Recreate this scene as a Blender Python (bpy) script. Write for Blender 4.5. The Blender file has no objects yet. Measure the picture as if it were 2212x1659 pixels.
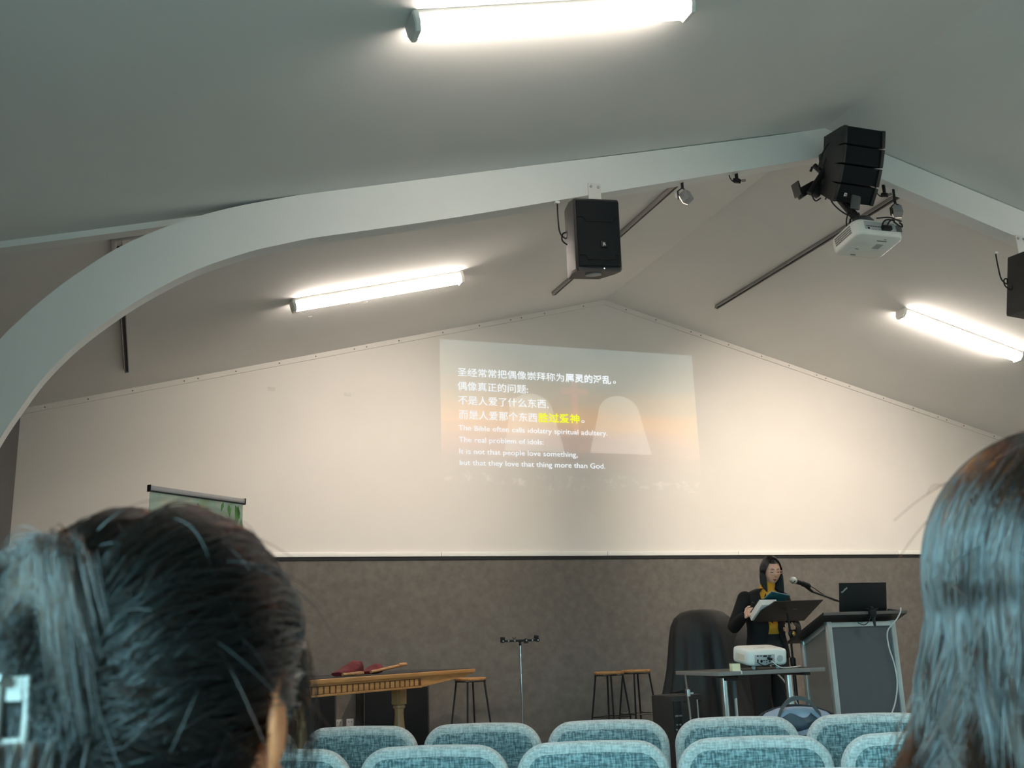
import bpy, bmesh, math, random
import numpy as np
from mathutils import Vector, Matrix, Euler
random.seed(7)
rng = np.random.default_rng(11)
SC = bpy.context.scene
COL = SC.collection
R_ = math.radians
PI = math.pi

# ------------------------------------------------------------------ camera
YAW, PITCH, ROLL = R_(19.4976), R_(14.2186), R_(1.9504)
def cam_axes():
    cy, sy, cp, sp = math.cos(YAW), math.sin(YAW), math.cos(PITCH), math.sin(PITCH)
    f = Vector((sy*cp, cy*cp, sp)); r = Vector((cy, -sy, 0)); d = f.cross(r)
    c, s = math.cos(ROLL), math.sin(ROLL)
    return c*r+s*d, -s*r+c*d, f
_r, _d, _f = cam_axes()
cam = bpy.data.cameras.new('camera')
cam.sensor_fit = 'HORIZONTAL'; cam.sensor_width = 36.0
cam.lens = 36.0*2226.2/2212.0
cam.clip_start = 0.05
cam.dof.use_dof = True
cam.dof.focus_distance = 9.0
cam.dof.aperture_fstop = 10.0
cam_ob = bpy.data.objects.new('camera', cam); COL.objects.link(cam_ob)
cam_ob.matrix_world = Matrix(((_r.x, -_d.x, -_f.x, 0.0), (_r.y, -_d.y, -_f.y, 0.0), (_r.z, -_d.z, -_f.z, 1.21), (0, 0, 0, 1)))
SC.camera = cam_ob

# ------------------------------------------------------------------ view, world, daylight
SC.view_settings.view_transform = 'Standard'
SC.view_settings.look = 'None'
SC.view_settings.exposure = 0.0
SC.view_settings.gamma = 1.0
SC.view_settings.use_curve_mapping = False
SC.cycles.use_denoising = True
SC.cycles.max_bounces = 8
SC.cycles.diffuse_bounces = 5
SC.cycles.sample_clamp_indirect = 8.0
W = bpy.data.worlds.new('overcast_sky'); SC.world = W; W.use_nodes = True
bg = W.node_tree.nodes['Background']
DAY = (0.34, 0.76, 0.90)
bg.inputs[1].default_value = 36.0
_t = W.node_tree.nodes.new('ShaderNodeTexCoord'); _s = W.node_tree.nodes.new('ShaderNodeSeparateXYZ'); _c = W.node_tree.nodes.new('ShaderNodeValToRGB')
W.node_tree.links.new(_t.outputs['Generated'], _s.inputs[0]); W.node_tree.links.new(_s.outputs['Z'], _c.inputs[0]); W.node_tree.links.new(_c.outputs[0], bg.inputs[0])
_c.color_ramp.elements[0].position = 0.0; _c.color_ramp.elements[0].color = (0.05, 0.075, 0.07, 1)     # ground outside
_c.color_ramp.elements[1].position = 0.04; _c.color_ramp.elements[1].color = (*DAY, 1)                  # overcast sky
TUBE_STRENGTH = 58.0
TUBE_COLOR = (1.0, 0.88, 0.775)
def portal(loc, rot, sx, sy):
    l = bpy.data.lights.new('window_portal', 'AREA'); l.shape = 'RECTANGLE'; l.size = sx; l.size_y = sy
    l.cycles.is_portal = True
    o = bpy.data.objects.new('window_portal', l); COL.objects.link(o); o.location = loc; o.rotation_euler = rot
# room: x -1.12 .. 10.09, y -5.2 .. 9.6 ; ridge x 4.478, z 4.775
XL, XRT, YB, YF = -1.12, 10.076, -5.2, 9.6
XR, ZR, SL = 4.478, 4.775, 0.2576
def zc(x): return ZR-SL*abs(x-XR)
WIN_L = [(-4.2, -2.0, 0.7, 2.85), (-1.4, 0.9, 0.7, 2.85)]       # y0,y1,z0,z1 on the left wall
WIN_B = []
for y0, y1, z0, z1 in WIN_L: portal((XL-0.05, (y0+y1)/2, (z0+z1)/2), (0, -PI/2, 0), z1-z0, y1-y0)
for x0, x1, z0, z1 in WIN_B: portal(((x0+x1)/2, YB-0.05, (z0+z1)/2), (PI/2, 0, 0), x1-x0, z1-z0)

# ------------------------------------------------------------------ materials
MATS = {}
def new_mat(name):
    m = bpy.data.materials.new(name); m.use_nodes = True
    nt = m.node_tree; nt.nodes.clear()
    out = nt.nodes.new('ShaderNodeOutputMaterial')
    return m, nt, out
def N(nt, t, **kw):
    n = nt.nodes.new(t)
    for k, v in kw.items(): setattr(n, k, v)
    return n
def mat(name, col, rough=0.6, metal=0.0, var=0.08, vscale=12.0, bump=0.0, bscale=80.0, spec=0.5, coat=0.0, stretch=(1, 1, 1), sheen=0.0):
    if name in MATS: return MATS[name]
    m, nt, out = new_mat(name)
    b = N(nt, 'ShaderNodeBsdfPrincipled')
    b.inputs['Roughness'].default_value = rough; b.inputs['Metallic'].default_value = metal
    b.inputs['Specular IOR Level'].default_value = spec; b.inputs['Coat Weight'].default_value = coat
    b.inputs['Sheen Weight'].default_value = sheen
    tc = N(nt, 'ShaderNodeTexCoord'); mp = N(nt, 'ShaderNodeMapping'); mp.inputs['Scale'].default_value = stretch
    nt.links.new(tc.outputs['Object'], mp.inputs[0])
    no = N(nt, 'ShaderNodeTexNoise'); no.inputs['Scale'].default_value = vscale; no.inputs['Detail'].default_value = 4
    nt.links.new(mp.outputs[0], no.inputs['Vector'])
    rp = N(nt, 'ShaderNodeMapRange'); rp.inputs['From Min'].default_value = 0.3; rp.inputs['From Max'].default_value = 0.7
    rp.inputs['To Min'].default_value = 1-var; rp.inputs['To Max'].default_value = 1+var
    nt.links.new(no.outputs['Fac'], rp.inputs['Value'])
    vm = N(nt, 'ShaderNodeVectorMath', operation='SCALE'); vm.inputs[0].default_value = col
    nt.links.new(rp.outputs[0], vm.inputs['Scale']); nt.links.new(vm.outputs[0], b.inputs['Base Color'])
    if bump > 0:
        n2 = N(nt, 'ShaderNodeTexNoise'); n2.inputs['Scale'].default_value = bscale; n2.inputs['Detail'].default_value = 3
        nt.links.new(mp.outputs[0], n2.inputs['Vector'])
        bp = N(nt, 'ShaderNodeBump'); bp.inputs['Strength'].default_value = bump; bp.inputs['Distance'].default_value = 0.004
        nt.links.new(n2.outputs['Fac'], bp.inputs['Height']); nt.links.new(bp.outputs[0], b.inputs['Normal'])
    nt.links.new(b.outputs[0], out.inputs[0])
    MATS[name] = m
    return m
def emit(name, col, strength):
    if name in MATS: return MATS[name]
    m, nt, out = new_mat(name)
    e = N(nt, 'ShaderNodeEmission'); e.inputs[0].default_value = (*col, 1); e.inputs[1].default_value = strength
    nt.links.new(e.outputs[0], out.inputs[0]); MATS[name] = m
    return m
def weave(name, c0, c1, c2, sx=170.0):
    """marled upholstery: crossed threads of three tones"""
    m, nt, out = new_mat(name)
    b = N(nt, 'ShaderNodeBsdfPrincipled'); b.inputs['Roughness'].default_value = 0.9; b.inputs['Specular IOR Level'].default_value = 0.2
    b.inputs['Sheen Weight'].default_value = 0.25
    tc = N(nt, 'ShaderNodeTexCoord')
    fs = []
    for st in ((1.0, 1.0, 0.16), (0.16, 1.0, 1.0)):
        mp = N(nt, 'ShaderNodeMapping'); mp.inputs['Scale'].default_value = st
        nt.links.new(tc.outputs['Object'], mp.inputs[0])
        no = N(nt, 'ShaderNodeTexNoise'); no.inputs['Scale'].default_value = sx; no.inputs['Detail'].default_value = 2
        nt.links.new(mp.outputs[0], no.inputs['Vector']); fs.append(no.outputs['Fac'])
    ad = N(nt, 'ShaderNodeMath', operation='ADD'); nt.links.new(fs[0], ad.inputs[0]); nt.links.new(fs[1], ad.inputs[1])
    mr = N(nt, 'ShaderNodeMapRange'); mr.inputs['From Min'].default_value = 0.78; mr.inputs['From Max'].default_value = 1.22
    nt.links.new(ad.outputs[0], mr.inputs['Value'])
    cr = N(nt, 'ShaderNodeValToRGB'); el = cr.color_ramp.elements
    el[0].color = (*c0, 1); el[1].color = (*c2, 1); e = el.new(0.5); e.color = (*c1, 1)
    nt.links.new(mr.outputs[0], cr.inputs[0]); nt.links.new(cr.outputs[0], b.inputs['Base Color'])
    bp = N(nt, 'ShaderNodeBump'); bp.inputs['Strength'].default_value = 0.5; bp.inputs['Distance'].default_value = 0.002
    nt.links.new(ad.outputs[0], bp.inputs['Height']); nt.links.new(bp.outputs[0], b.inputs['Normal'])
    nt.links.new(b.outputs[0], out.inputs[0]); MATS[name] = m
    return m
def wood(name, c0, c1, scale=6.0, stretch=(1, 12, 12), rough=0.4):
    m, nt, out = new_mat(name)
    b = N(nt, 'ShaderNodeBsdfPrincipled'); b.inputs['Roughness'].default_value = rough
    tc = N(nt, 'ShaderNodeTexCoord'); mp = N(nt, 'ShaderNodeMapping'); mp.inputs['Scale'].default_value = stretch
    nt.links.new(tc.outputs['Object'], mp.inputs[0])
    no = N(nt, 'ShaderNodeTexNoise'); no.inputs['Scale'].default_value = scale; no.inputs['Detail'].default_value = 5
    nt.links.new(mp.outputs[0], no.inputs['Vector'])
    cr = N(nt, 'ShaderNodeValToRGB'); cr.color_ramp.elements[0].color = (*c0, 1); cr.color_ramp.elements[1].color = (*c1, 1)
    cr.color_ramp.elements[0].position = 0.3; cr.color_ramp.elements[1].position = 0.7
    nt.links.new(no.outputs['Fac'], cr.inputs[0]); nt.links.new(cr.outputs[0], b.inputs['Base Color'])
    nt.links.new(b.outputs[0], out.inputs[0]); MATS[name] = m
    return m
def hair_mat(name, melanin, rough=0.28, redness=0.4):
    m, nt, out = new_mat(name)
    h = N(nt, 'ShaderNodeBsdfHairPrincipled'); h.parametrization = 'MELANIN'
    h.inputs['Melanin'].default_value = melanin; h.inputs['Melanin Redness'].default_value = redness
    h.inputs['Roughness'].default_value = rough; h.inputs['Radial Roughness'].default_value = 0.4
    h.inputs['Random Roughness'].default_value = 0.2; h.inputs['Random Color'].default_value = 0.2
    nt.links.new(h.outputs[0], out.inputs[0]); MATS[name] = m
    return m

wall_white = mat('wall_paint', (0.75, 0.71, 0.665), 0.85, var=0.02, vscale=1.5, bump=0.05, bscale=200)
ceil_paint = mat('ceiling_paint', (0.72, 0.71, 0.69), 0.9, var=0.02, vscale=1.2, bump=0.05, bscale=200)
beam_paint = mat('beam_paint', (0.74, 0.75, 0.73), 0.6, var=0.02, vscale=2.0)
side_grey = mat('side_wall_paint', (0.13, 0.13, 0.13), 0.9, var=0.05)
carpet_wall = mat('wall_carpet', (0.150, 0.137, 0.123), 0.95, var=0.13, vscale=14, bump=0.9, bscale=110, spec=0.1)
carpet_floor = mat('floor_vinyl', (0.36, 0.34, 0.31), 0.7, var=0.08, vscale=8, bump=0.1, bscale=300)
white_paint = mat('white_gloss', (0.82, 0.80, 0.76), 0.45, var=0.02)
fitting_white = mat('fitting_white', (0.70, 0.69, 0.66), 0.45, var=0.03)
black_gap = mat('black_rubber', (0.008, 0.008, 0.01), 0.7, var=0.1)
black_plastic = mat('black_plastic', (0.007, 0.007, 0.008), 0.5, spec=0.3, var=0.15, vscale=40, bump=0.1, bscale=300)
black_shell = mat('black_textured_shell', (0.022, 0.021, 0.021), 0.55, var=0.1, bump=0.2, bscale=400)
black_metal = mat('black_steel', (0.012, 0.012, 0.013), 0.35, var=0.1)
dark_grille = mat('speaker_grille', (0.006, 0.008, 0.010), 0.7, spec=0.2, var=0.3, vscale=350, bump=0.6, bscale=500)
grey_metal = mat('grey_aluminium', (0.40, 0.40, 0.41), 0.4, 0.6, var=0.06)
track_grey = mat('track_aluminium', (0.30, 0.29, 0.28), 0.5, 0.3, var=0.05)
chrome = mat('chrome', (0.75, 0.77, 0.78), 0.16, 1.0, var=0.03)
silver = mat('silver_frame', (0.62, 0.66, 0.66), 0.3, 0.85, var=0.05)
projector_white = mat('projector_white', (0.80, 0.79, 0.74), 0.4, var=0.02)
port_grey = mat('port_panel', (0.42, 0.42, 0.42), 0.5)
lectern_panel = mat('lectern_panel', (0.085, 0.088, 0.095), 0.55, var=0.06)
lectern_side_panel = mat('lectern_side_panel', (0.13, 0.115, 0.10), 0.7, var=0.06)
laminate_dark = mat('dark_laminate', (0.012, 0.012, 0.012), 0.5, spec=0.3, var=0.1)
edge_grey = mat('table_edge', (0.20, 0.19, 0.18), 0.5, var=0.05)
oak = wood('honey_oak', (0.42, 0.20, 0.065), (0.60, 0.31, 0.11))
oak_dark = wood('oak_painted_shade', (0.10, 0.035, 0.012), (0.16, 0.06, 0.02))  # darkened oak, imitates shade in the frieze
oak_pale = wood('pale_oak', (0.33, 0.20, 0.09), (0.44, 0.28, 0.14), 5, (10, 10, 1))
stool_wood = wood('stool_wood', (0.30, 0.13, 0.045), (0.62, 0.33, 0.13), 9, (2, 14, 10))
velvet = mat('red_velvet', (0.13, 0.002, 0.008), 0.8, var=0.35, vscale=25, sheen=0.05, bump=0.5, bscale=30)
black_cloth = mat('black_cloth', (0.010, 0.010, 0.010), 0.6, var=0.2, vscale=30, bump=0.3, bscale=200, spec=0.45)
runner_cloth = mat('charcoal_runner', (0.028, 0.028, 0.03), 0.9, var=0.1)
chair_panel = weave('chair_back_weave', (0.07, 0.10, 0.105), (0.15, 0.205, 0.21), (0.31, 0.375, 0.375))
chair_band = weave('chair_band_weave', (0.34, 0.32, 0.30), (0.46, 0.44, 0.41), (0.58, 0.55, 0.52))
def flesh(m, k):
    b = [n for n in m.node_tree.nodes if n.type == 'BSDF_PRINCIPLED'][0]
    b.inputs['Subsurface Weight'].default_value = k; b.inputs['Subsurface Radius'].default_value = (1.0, 0.3, 0.15); b.inputs['Subsurface Scale'].default_value = 0.008
    return m
skin = mat('skin', (0.74, 0.43, 0.31), 0.5, var=0.06, vscale=30)
skin2 = mat('skin_warm', (0.76, 0.24, 0.10), 0.5, var=0.08, vscale=25)
blazer = mat('black_blazer', (0.008, 0.008, 0.009), 0.75, var=0.15, spec=0.25)
trouser = mat('black_trousers', (0.009, 0.009, 0.01), 0.8, var=0.1)
mustard = mat('mustard_knit', (0.60, 0.28, 0.018), 0.85, var=0.1, vscale=60, bump=0.3, bscale=150, stretch=(1, 1, 3))
flesh(skin, 0.2); flesh(skin2, 0.35)
lip = mat('lips', (0.36, 0.08, 0.06), 0.4)
brow = mat('brow_dark', (0.02, 0.014, 0.01), 0.7)
eye_white = mat('eye', (0.10, 0.06, 0.05), 0.3)
paper = mat('paper_white', (0.74, 0.72, 0.68), 0.8, var=0.03)
cream = mat('cream_card', (0.78, 0.72, 0.48), 0.7, var=0.04)
teal_cover = mat('teal_cover', (0.012, 0.10, 0.12), 0.5, var=0.06)
bag_grey = mat('bag_grey_nylon', (0.27, 0.28, 0.33), 0.7, var=0.1, bump=0.3, bscale=200)
bag_navy = mat('bag_navy_nylon', (0.03, 0.045, 0.06), 0.55, var=0.15, bump=0.3, bscale=60)
strap_grey = mat('strap_dark_grey', (0.05, 0.05, 0.048), 0.75)
shirt_dark = mat('dark_jumper', (0.035, 0.04, 0.05), 0.9, var=0.1)
shirt_teal = mat('grey_jumper', (0.12, 0.13, 0.14), 0.9, var=0.1)
jeans = mat('dark_jeans', (0.03, 0.04, 0.07), 0.85, var=0.12)
hair_black = hair_mat('hair_black', 0.985, 0.22)
hair_lit_m = hair_mat('hair_lit_brown', 0.80, 0.24, 0.5)  # paler melanin imitating daylight caught by the hair
hair_brown = hair_mat('hair_dark_brown', 0.86, 0.25, 0.5)
hair_cap = mat('hair_under_layer', (0.006, 0.005, 0.005), 0.55, var=0.3, vscale=60)
clip_plastic = mat('clip_translucent', (0.20, 0.17, 0.15), 0.3, var=0.05)
brass = mat('brass_knob', (0.75, 0.42, 0.10), 0.3, 0.8)
lens_glass = mat('lens', (0.10, 0.22, 0.18), 0.08, var=0.02)
rim_pink = mat('rose_gold_rim', (0.70, 0.42, 0.36), 0.4, 0.1)
cable_white = mat('white_cable', (0.62, 0.60, 0.56), 0.5)
tube_light = emit('lit_diffuser', TUBE_COLOR, TUBE_STRENGTH)
led_white = emit('led', (0.9, 0.95, 1.0), 3.0)

# ------------------------------------------------------------------ mesh helpers
class MB:
    def __init__(s): s.bm = bmesh.new()
    def _x(s, verts, M):
        bmesh.ops.transform(s.bm, matrix=M, verts=verts)
    def box(s, c, d, rot=None, bev=0.0, seg=2):
        g = bmesh.ops.create_cube(s.bm, size=1.0)
        vs = g['verts']
        bmesh.ops.scale(s.bm, vec=Vector(d), verts=vs)
        if bev > 0:
            es = list({e for v in vs for e in v.link_edges})
            r = bmesh.ops.bevel(s.bm, geom=es, offset=bev, segments=seg, affect='EDGES', profile=0.5)
            vs = list({v for f in r['faces'] for v in f.verts} | {v for v in vs if v.is_valid})
            vs = s._island(vs[0])
        M = Matrix.Translation(Vector(c))
        if rot is not None: M = M @ (rot.to_4x4() if not isinstance(rot, tuple) else Euler(rot).to_matrix().to_4x4())
        s._x(vs, M)
        return vs
    def _island(s, v0):
        seen = {v0}; st = [v0]
        while st:
            v = st.pop()
            for e in v.link_edges:
                o = e.other_vert(v)
                if o not in seen: seen.add(o); st.append(o)
        return list(seen)
    def cyl(s, p0, p1, r0, r1=None, seg=16):
        return s.tube([p0, p1], [r0, r0 if r1 is None else r1], seg)
    def tube(s, pts, r, seg=8, cap=True):
        pts = [Vector(p) for p in pts]; n = len(pts)
        rs = r if hasattr(r, '__len__') else [r]*n
        rings = []; up = None
        for i, p in enumerate(pts):
            t = (pts[min(i+1, n-1)]-pts[max(i-1, 0)]).normalized()
            if up is None:
                up = Vector((0, 0, 1)) if abs(t.z) < 0.9 else Vector((1, 0, 0))
            a = t.cross(up)
            if a.length < 1e-4: a = t.cross(Vector((0, 1, 0)))
            a.normalize(); b = a.cross(t).normalized(); up = b
            rings.append([s.bm.verts.new(p+(a*math.cos(2*PI*k/seg)+b*math.sin(2*PI*k/seg))*rs[i]) for k in range(seg)])
        s._skin(rings, True, cap)
        return [v for g in rings for v in g]
    def _skin(s, rings, closed=True, cap=True):
        for a, b in zip(rings[:-1], rings[1:]):
            m = len(a)
            for k in range(m if closed else m-1):
                s.bm.faces.new((a[k], a[(k+1) % m], b[(k+1) % m], b[k]))
        if cap:
            s.bm.faces.new(rings[0][::-1]); s.bm.faces.new(rings[-1])
    def loft(s, rings, closed=True, cap=True):
        R = [[s.bm.verts.new(Vector(p)) for p in g] for g in rings]
        s._skin(R, closed, cap)
        return [v for g in R for v in g]
    def lathe(s, prof, c=(0, 0, 0), seg=24, M=None):
        rings = []
        for r, z in prof:
            rings.append([(r*math.cos(2*PI*k/seg)+c[0], r*math.sin(2*PI*k/seg)+c[1], z+c[2]) for k in range(seg)])
        vs = s.loft(rings)
        if M is not None: s._x(vs, M)
        return vs
    def prism(s, poly, O, U, V, depth):
        """polygon in the plane O + u U + v V, extruded along U x V"""
        O, U, V = Vector(O), Vector(U), Vector(V); n = U.cross(V).normalized()*depth
        a = [O+U*u+V*v for u, v in poly]; b = [p+n for p in a]
        return s.loft([a, b])
    def ell(s, c, r, rot=None, seg=20, rings=12):
        g = bmesh.ops.create_uvsphere(s.bm, u_segments=seg, v_segments=rings, radius=1.0)
        vs = g['verts']; bmesh.ops.scale(s.bm, vec=Vector(r), verts=vs)
        M = Matrix.Translation(Vector(c))
        if rot is not None: M = M @ Euler(rot).to_matrix().to_4x4()
        s._x(vs, M); return vs
    def build(s, name, m, parent=None, ang=35, fix=True):
        if fix: bmesh.ops.recalc_face_normals(s.bm, faces=s.bm.faces)
        me = bpy.data.meshes.new(name); s.bm.to_mesh(me); s.bm.free()
        return link_mesh(name, me, m, parent, ang)
def link_mesh(name, me, m, parent=None, ang=35):
    if m is not None:
        me.materials.clear(); me.materials.append(m)
    me.polygons.foreach_set('use_smooth', [True]*len(me.polygons))
    if ang < 180: me.set_sharp_from_angle(angle=R_(ang))
    o = bpy.data.objects.new(name, me); COL.objects.link(o)
    if parent is not None: o.parent = parent
    return o
def remeshed(mb, name, m, parent, voxel, smooth=3):
    me = bpy.data.meshes.new(name); bmesh.ops.recalc_face_normals(mb.bm, faces=mb.bm.faces); mb.bm.to_mesh(me); mb.bm.free()
    t = bpy.data.objects.new('tmp', me); COL.objects.link(t)
    md = t.modifiers.new('r', 'REMESH'); md.mode = 'VOXEL'; md.voxel_size = voxel; md.adaptivity = 0
    ms = t.modifiers.new('s', 'SMOOTH'); ms.iterations = smooth; ms.factor = 0.5
    dg = bpy.context.evaluated_depsgraph_get(); dg.update()
    out = bpy.data.meshes.new_from_object(t.evaluated_get(dg))
    bpy.data.objects.remove(t)
    out.name = name
    return link_mesh(name, out, m, parent, 180)
def tag(o, label, cat, group=None, kind=None):
    o['label'] = label; o['category'] = cat
    if group: o['group'] = group
    if kind: o['kind'] = kind
    return o
def thing(name, label, cat, loc=(0, 0, 0), rotz=0.0, group=None, rot=None):
    o = bpy.data.objects.new(name, None); COL.objects.link(o); o.empty_display_size = 0.1
    o.location = loc; o.rotation_euler = (0, 0, rotz) if rot is None else rot
    return tag(o, label, cat, group)
def struct(o, label=None, cat=None):
    o['kind'] = 'structure'
    if label: o['label'] = label
    if cat: o['category'] = cat
    return o
def dup(root, loc=None, rotz=None, label=None, rot=None):
    r = root.copy(); COL.objects.link(r)
    if loc is not None: r.location = loc
    if rotz is not None: r.rotation_euler = (0, 0, rotz)
    if rot is not None: r.rotation_euler = rot
    if label: r['label'] = label
    def rec(a, b):
        for ch in list(a.children):
            c = ch.copy(); COL.objects.link(c); c.parent = b; rec(ch, c)
    rec(root, r)
    return r
def bez(p0, p1, p2, p3, n=14):
    out = []
    for i in range(n+1):
        t = i/n; q = 1-t
        out.append(tuple(q**3*a+3*q*q*t*b+3*q*t*t*c+t**3*d for a, b, c, d in zip(p0, p1, p2, p3)))
    return out
def crom(pts, n=6):
    """smooth curve through the points"""
    P = [Vector(p) for p in pts]; P = [2*P[0]-P[1]]+P+[2*P[-1]-P[-2]]; out = []
    for i in range(1, len(P)-2):
        for k in range(n):
            t = k/n; a, b, c, d = P[i-1:i+3]
            out.append(0.5*((2*b)+(c-a)*t+(2*a-5*b+4*c-d)*t*t+(3*b-a-3*c+d)*t**3))
    out.append(P[-2]); return out
def text_mesh(body, offset=0.0, spacing=1.0):
    cu = bpy.data.curves.new('lettering', 'FONT'); cu.body = body; cu.size = 1.0; cu.offset = offset; cu.space_character = spacing
    cu.resolution_u = 3
    t = bpy.data.objects.new('tmp', cu); COL.objects.link(t)
    dg = bpy.context.evaluated_depsgraph_get(); dg.update()
    me = bpy.data.meshes.new_from_object(t.evaluated_get(dg))
    bpy.data.objects.remove(t); bpy.data.curves.remove(cu)
    return me

# ------------------------------------------------------------------ room shell
STG, STG_Y = 0.24, 5.3
def floor_():
    m = MB(); m.box(((XL+XRT)/2, (YB+YF)/2, -0.05), (XRT-XL+0.4, YF-YB+0.4, 0.1)); struct(m.build('floor', carpet_floor))
    m = MB(); m.box(((XL+XRT)/2, (STG_Y+YF)/2, STG/2), (XRT-XL, YF-STG_Y, STG)); struct(m.build('floor_stage', carpet_floor))
def ceiling_():
    m = MB()
    xs = [XL-0.2, XR, XRT+0.2]
    lo = [(x, zc(x)) for x in xs]; hi = [(x, zc(x)+0.15) for x in xs]
    poly = lo+hi[::-1]
    a = [(x, YB-0.2, z) for x, z in poly]; b = [(x, YF+0.2, z) for x, z in poly]
    A = [m.bm.verts.new(p) for p in a]; B = [m.bm.verts.new(p) for p in b]
    n = len(poly)
    for i in range(n): m.bm.faces.new((A[i], A[(i+1) % n], B[(i+1) % n], B[i]))
    for q in (A, B):
        m.bm.faces.new((q[0], q[1], q[4], q[5])); m.bm.faces.new((q[1], q[2], q[3], q[4]))
    c = struct(m.build('ceiling', ceil_paint, ang=10))
    m = MB()                                   # lifting paint flakes below the stage luminaire
    for (x, y, w) in ((1.50, 8.06, 0.085), (1.40, 8.03, 0.05), (1.60, 8.12, 0.03), (1.16, 8.26, 0.03)):
        z = zc(x)
        m.loft([[(x-w/2, y-0.01, z-0.002-SL*w/2), (x+w/2, y-0.012, z-0.002+SL*w/2), (x+w/2, y+0.01, z-0.006+SL*w/2), (x-w/2, y+0.015, z-0.005-SL*w/2)],
                [(x-w/2, y-0.01, z-SL*w/2), (x+w/2, y-0.012, z+SL*w/2), (x+w/2, y+0.01, z+SL*w/2), (x-w/2, y+0.015, z-SL*w/2)]])
    m.build('paint_flake', wall_white, c)
def pent(x0, x1, z0, y, inset=0.0):
    p = [(x0, z0), (x1, z0), (x1, zc(x1)-inset)]
    if x0 < XR < x1: p.append((XR, ZR-inset))
    return p+[(x0, zc(x0)-inset)]
def front_wall():
    zt = 2.045                                 # top of the carpeted dado
    m = MB(); m.prism(pent(XL, XRT, zt, YF), (0, YF+0.15, 0), (1, 0, 0), (0, 0, 1), 0.15)
    w = struct(m.build('wall_front', wall_white, ang=10))
    m = MB(); m.box(((XL+XRT)/2, YF+0.075, zt/2), (XRT-XL, 0.15, zt)); struct(m.build('wall_front_dado', carpet_wall))
    m = MB(); m.box(((XL+XRT)/2, YF-0.006, zt-0.008), (XRT-XL, 0.012, 0.03)); struct(m.build('trim_4', black_gap))
    m = MB()                                   # white ledge under the plaster, three lengths butted
    x0 = XL
    for x1 in (2.62, 4.35, 5.86, 7.9, XRT):
        m.box(((x0+x1)/2, YF-0.012, zt+0.028), (x1-x0-0.004, 0.024, 0.044), bev=0.004); x0 = x1
    struct(m.build('trim_3', white_paint))
    for k, sgn in ((1, -1), (2, 1)):           # raking cover battens under the ceiling
        xe = XL if sgn < 0 else XRT
        m = MB(); h = 0.05
        m.prism([(xe, zc(xe)), (XR, ZR), (XR, ZR-h), (xe, zc(xe)-h)], (0, YF, 0), (1, 0, 0), (0, 0, 1), 0.018)
        t = struct(m.build('trim_%d' % k, wall_white, ang=10))
        m = MB()
        for i in range(14):
            x = XR+sgn*(0.25+i*0.40)+0.05*math.sin(i*5)
            for dx in ((0, 0.12) if i % 4 == 2 else (0,)):
                m.cyl((x+dx, YF-0.018, zc(x+dx)-0.027), (x+dx, YF-0.0215, zc(x+dx)-0.027), 0.007, seg=10)
        m.build('screw', edge_grey, t)
    m = MB()                                   # square blanking patches on the plaster
    for x, z in ((1.0, 3.62), (1.72, 3.60)): m.box((x, YF-0.001, z), (0.07, 0.003, 0.035))
    m.build('patch', mat('patch_paint', (0.68, 0.66, 0.60), 0.9), w)
def holed_wall(name, axis, at, t, a0, a1, holes, m_, top=None):
    """wall with rectangular openings; axis 'x' = plane x=at, 'y' = plane y=at"""
    m = MB()
    def put(u0, u1, z0, z1):
        if u1-u0 < 1e-4 or z1-z0 < 1e-4: return
        c = (at+t/2, (u0+u1)/2, (z0+z1)/2) if axis == 'x' else ((u0+u1)/2, at+t/2, (z0+z1)/2)
        d = (abs(t), u1-u0, z1-z0) if axis == 'x' else (u1-u0, abs(t), z1-z0)
        m.box(c, d)
    zt = zc(at) if axis == 'x' else 3.3
    u = a0
    for h0, h1, z0, z1 in holes:
        put(u, h0, 0, zt); put(h0, h1, 0, z0); put(h0, h1, z1, zt); u = h1
    put(u, a1, 0, zt)
    if axis == 'y': m.prism(pent(XL, XRT, zt, at), (0, max(at, at+t), 0), (1, 0, 0), (0, 0, 1), abs(t))
    return struct(m.build(name, m_, ang=10))
def window(k, axis, at, h0, h1, z0, z1, door=False):
    name = ('door_%d' if door else 'window_%d') % k
    m = MB(); f = 0.06
    def bar(u0, u1, za, zb):
        c = (at, (u0+u1)/2, (za+zb)/2) if axis == 'x' else ((u0+u1)/2, at, (za+zb)/2)
        d = (0.07, u1-u0, zb-za) if axis == 'x' else (u1-u0, 0.07, zb-za)
        m.box(c, d)
    bar(h0, h1, z0, z0+f); bar(h0, h1, z1-f, z1); bar(h0, h0+f, z0+f, z1-f); bar(h1-f, h1, z0+f, z1-f)
    c = (h0+h1)/2; bar(c-f/2, c+f/2, z0+f, z1-f)
    o = struct(m.build(name, grey_metal))
    gm, nt, out = new_mat('window_glass') if 'window_glass' not in MATS else (MATS['window_glass'], None, None)
    if nt:
        tr = N(nt, 'ShaderNodeBsdfTransparent'); gl = N(nt, 'ShaderNodeBsdfGlossy'); gl.inputs['Roughness'].default_value = 0.02
        mx = N(nt, 'ShaderNodeMixShader'); mx.inputs[0].default_value = 0.06
        nt.links.new(tr.outputs[0], mx.inputs[1]); nt.links.new(gl.outputs[0], mx.inputs[2]); nt.links.new(mx.outputs[0], out.inputs[0])
        MATS['window_glass'] = gm
    m = MB()
    cc = (at, c, (z0+z1)/2) if axis == 'x' else (c, at, (z0+z1)/2)
    m.box(cc, (0.006, h1-h0-0.1, z1-z0-0.1) if axis == 'x' else (h1-h0-0.1, 0.006, z1-z0-0.1))
    m.build('pane', gm, o)
floor_(); ceiling_(); front_wall()
holed_wall('wall_left', 'x', XL, -0.15, YB, YF, WIN_L, side_grey)
holed_wall('wall_right', 'x', XRT, 0.15, YB, YF, [], wall_white)
holed_wall('wall_back', 'y', YB, -0.15, XL, XRT, WIN_B, wall_white)
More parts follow.
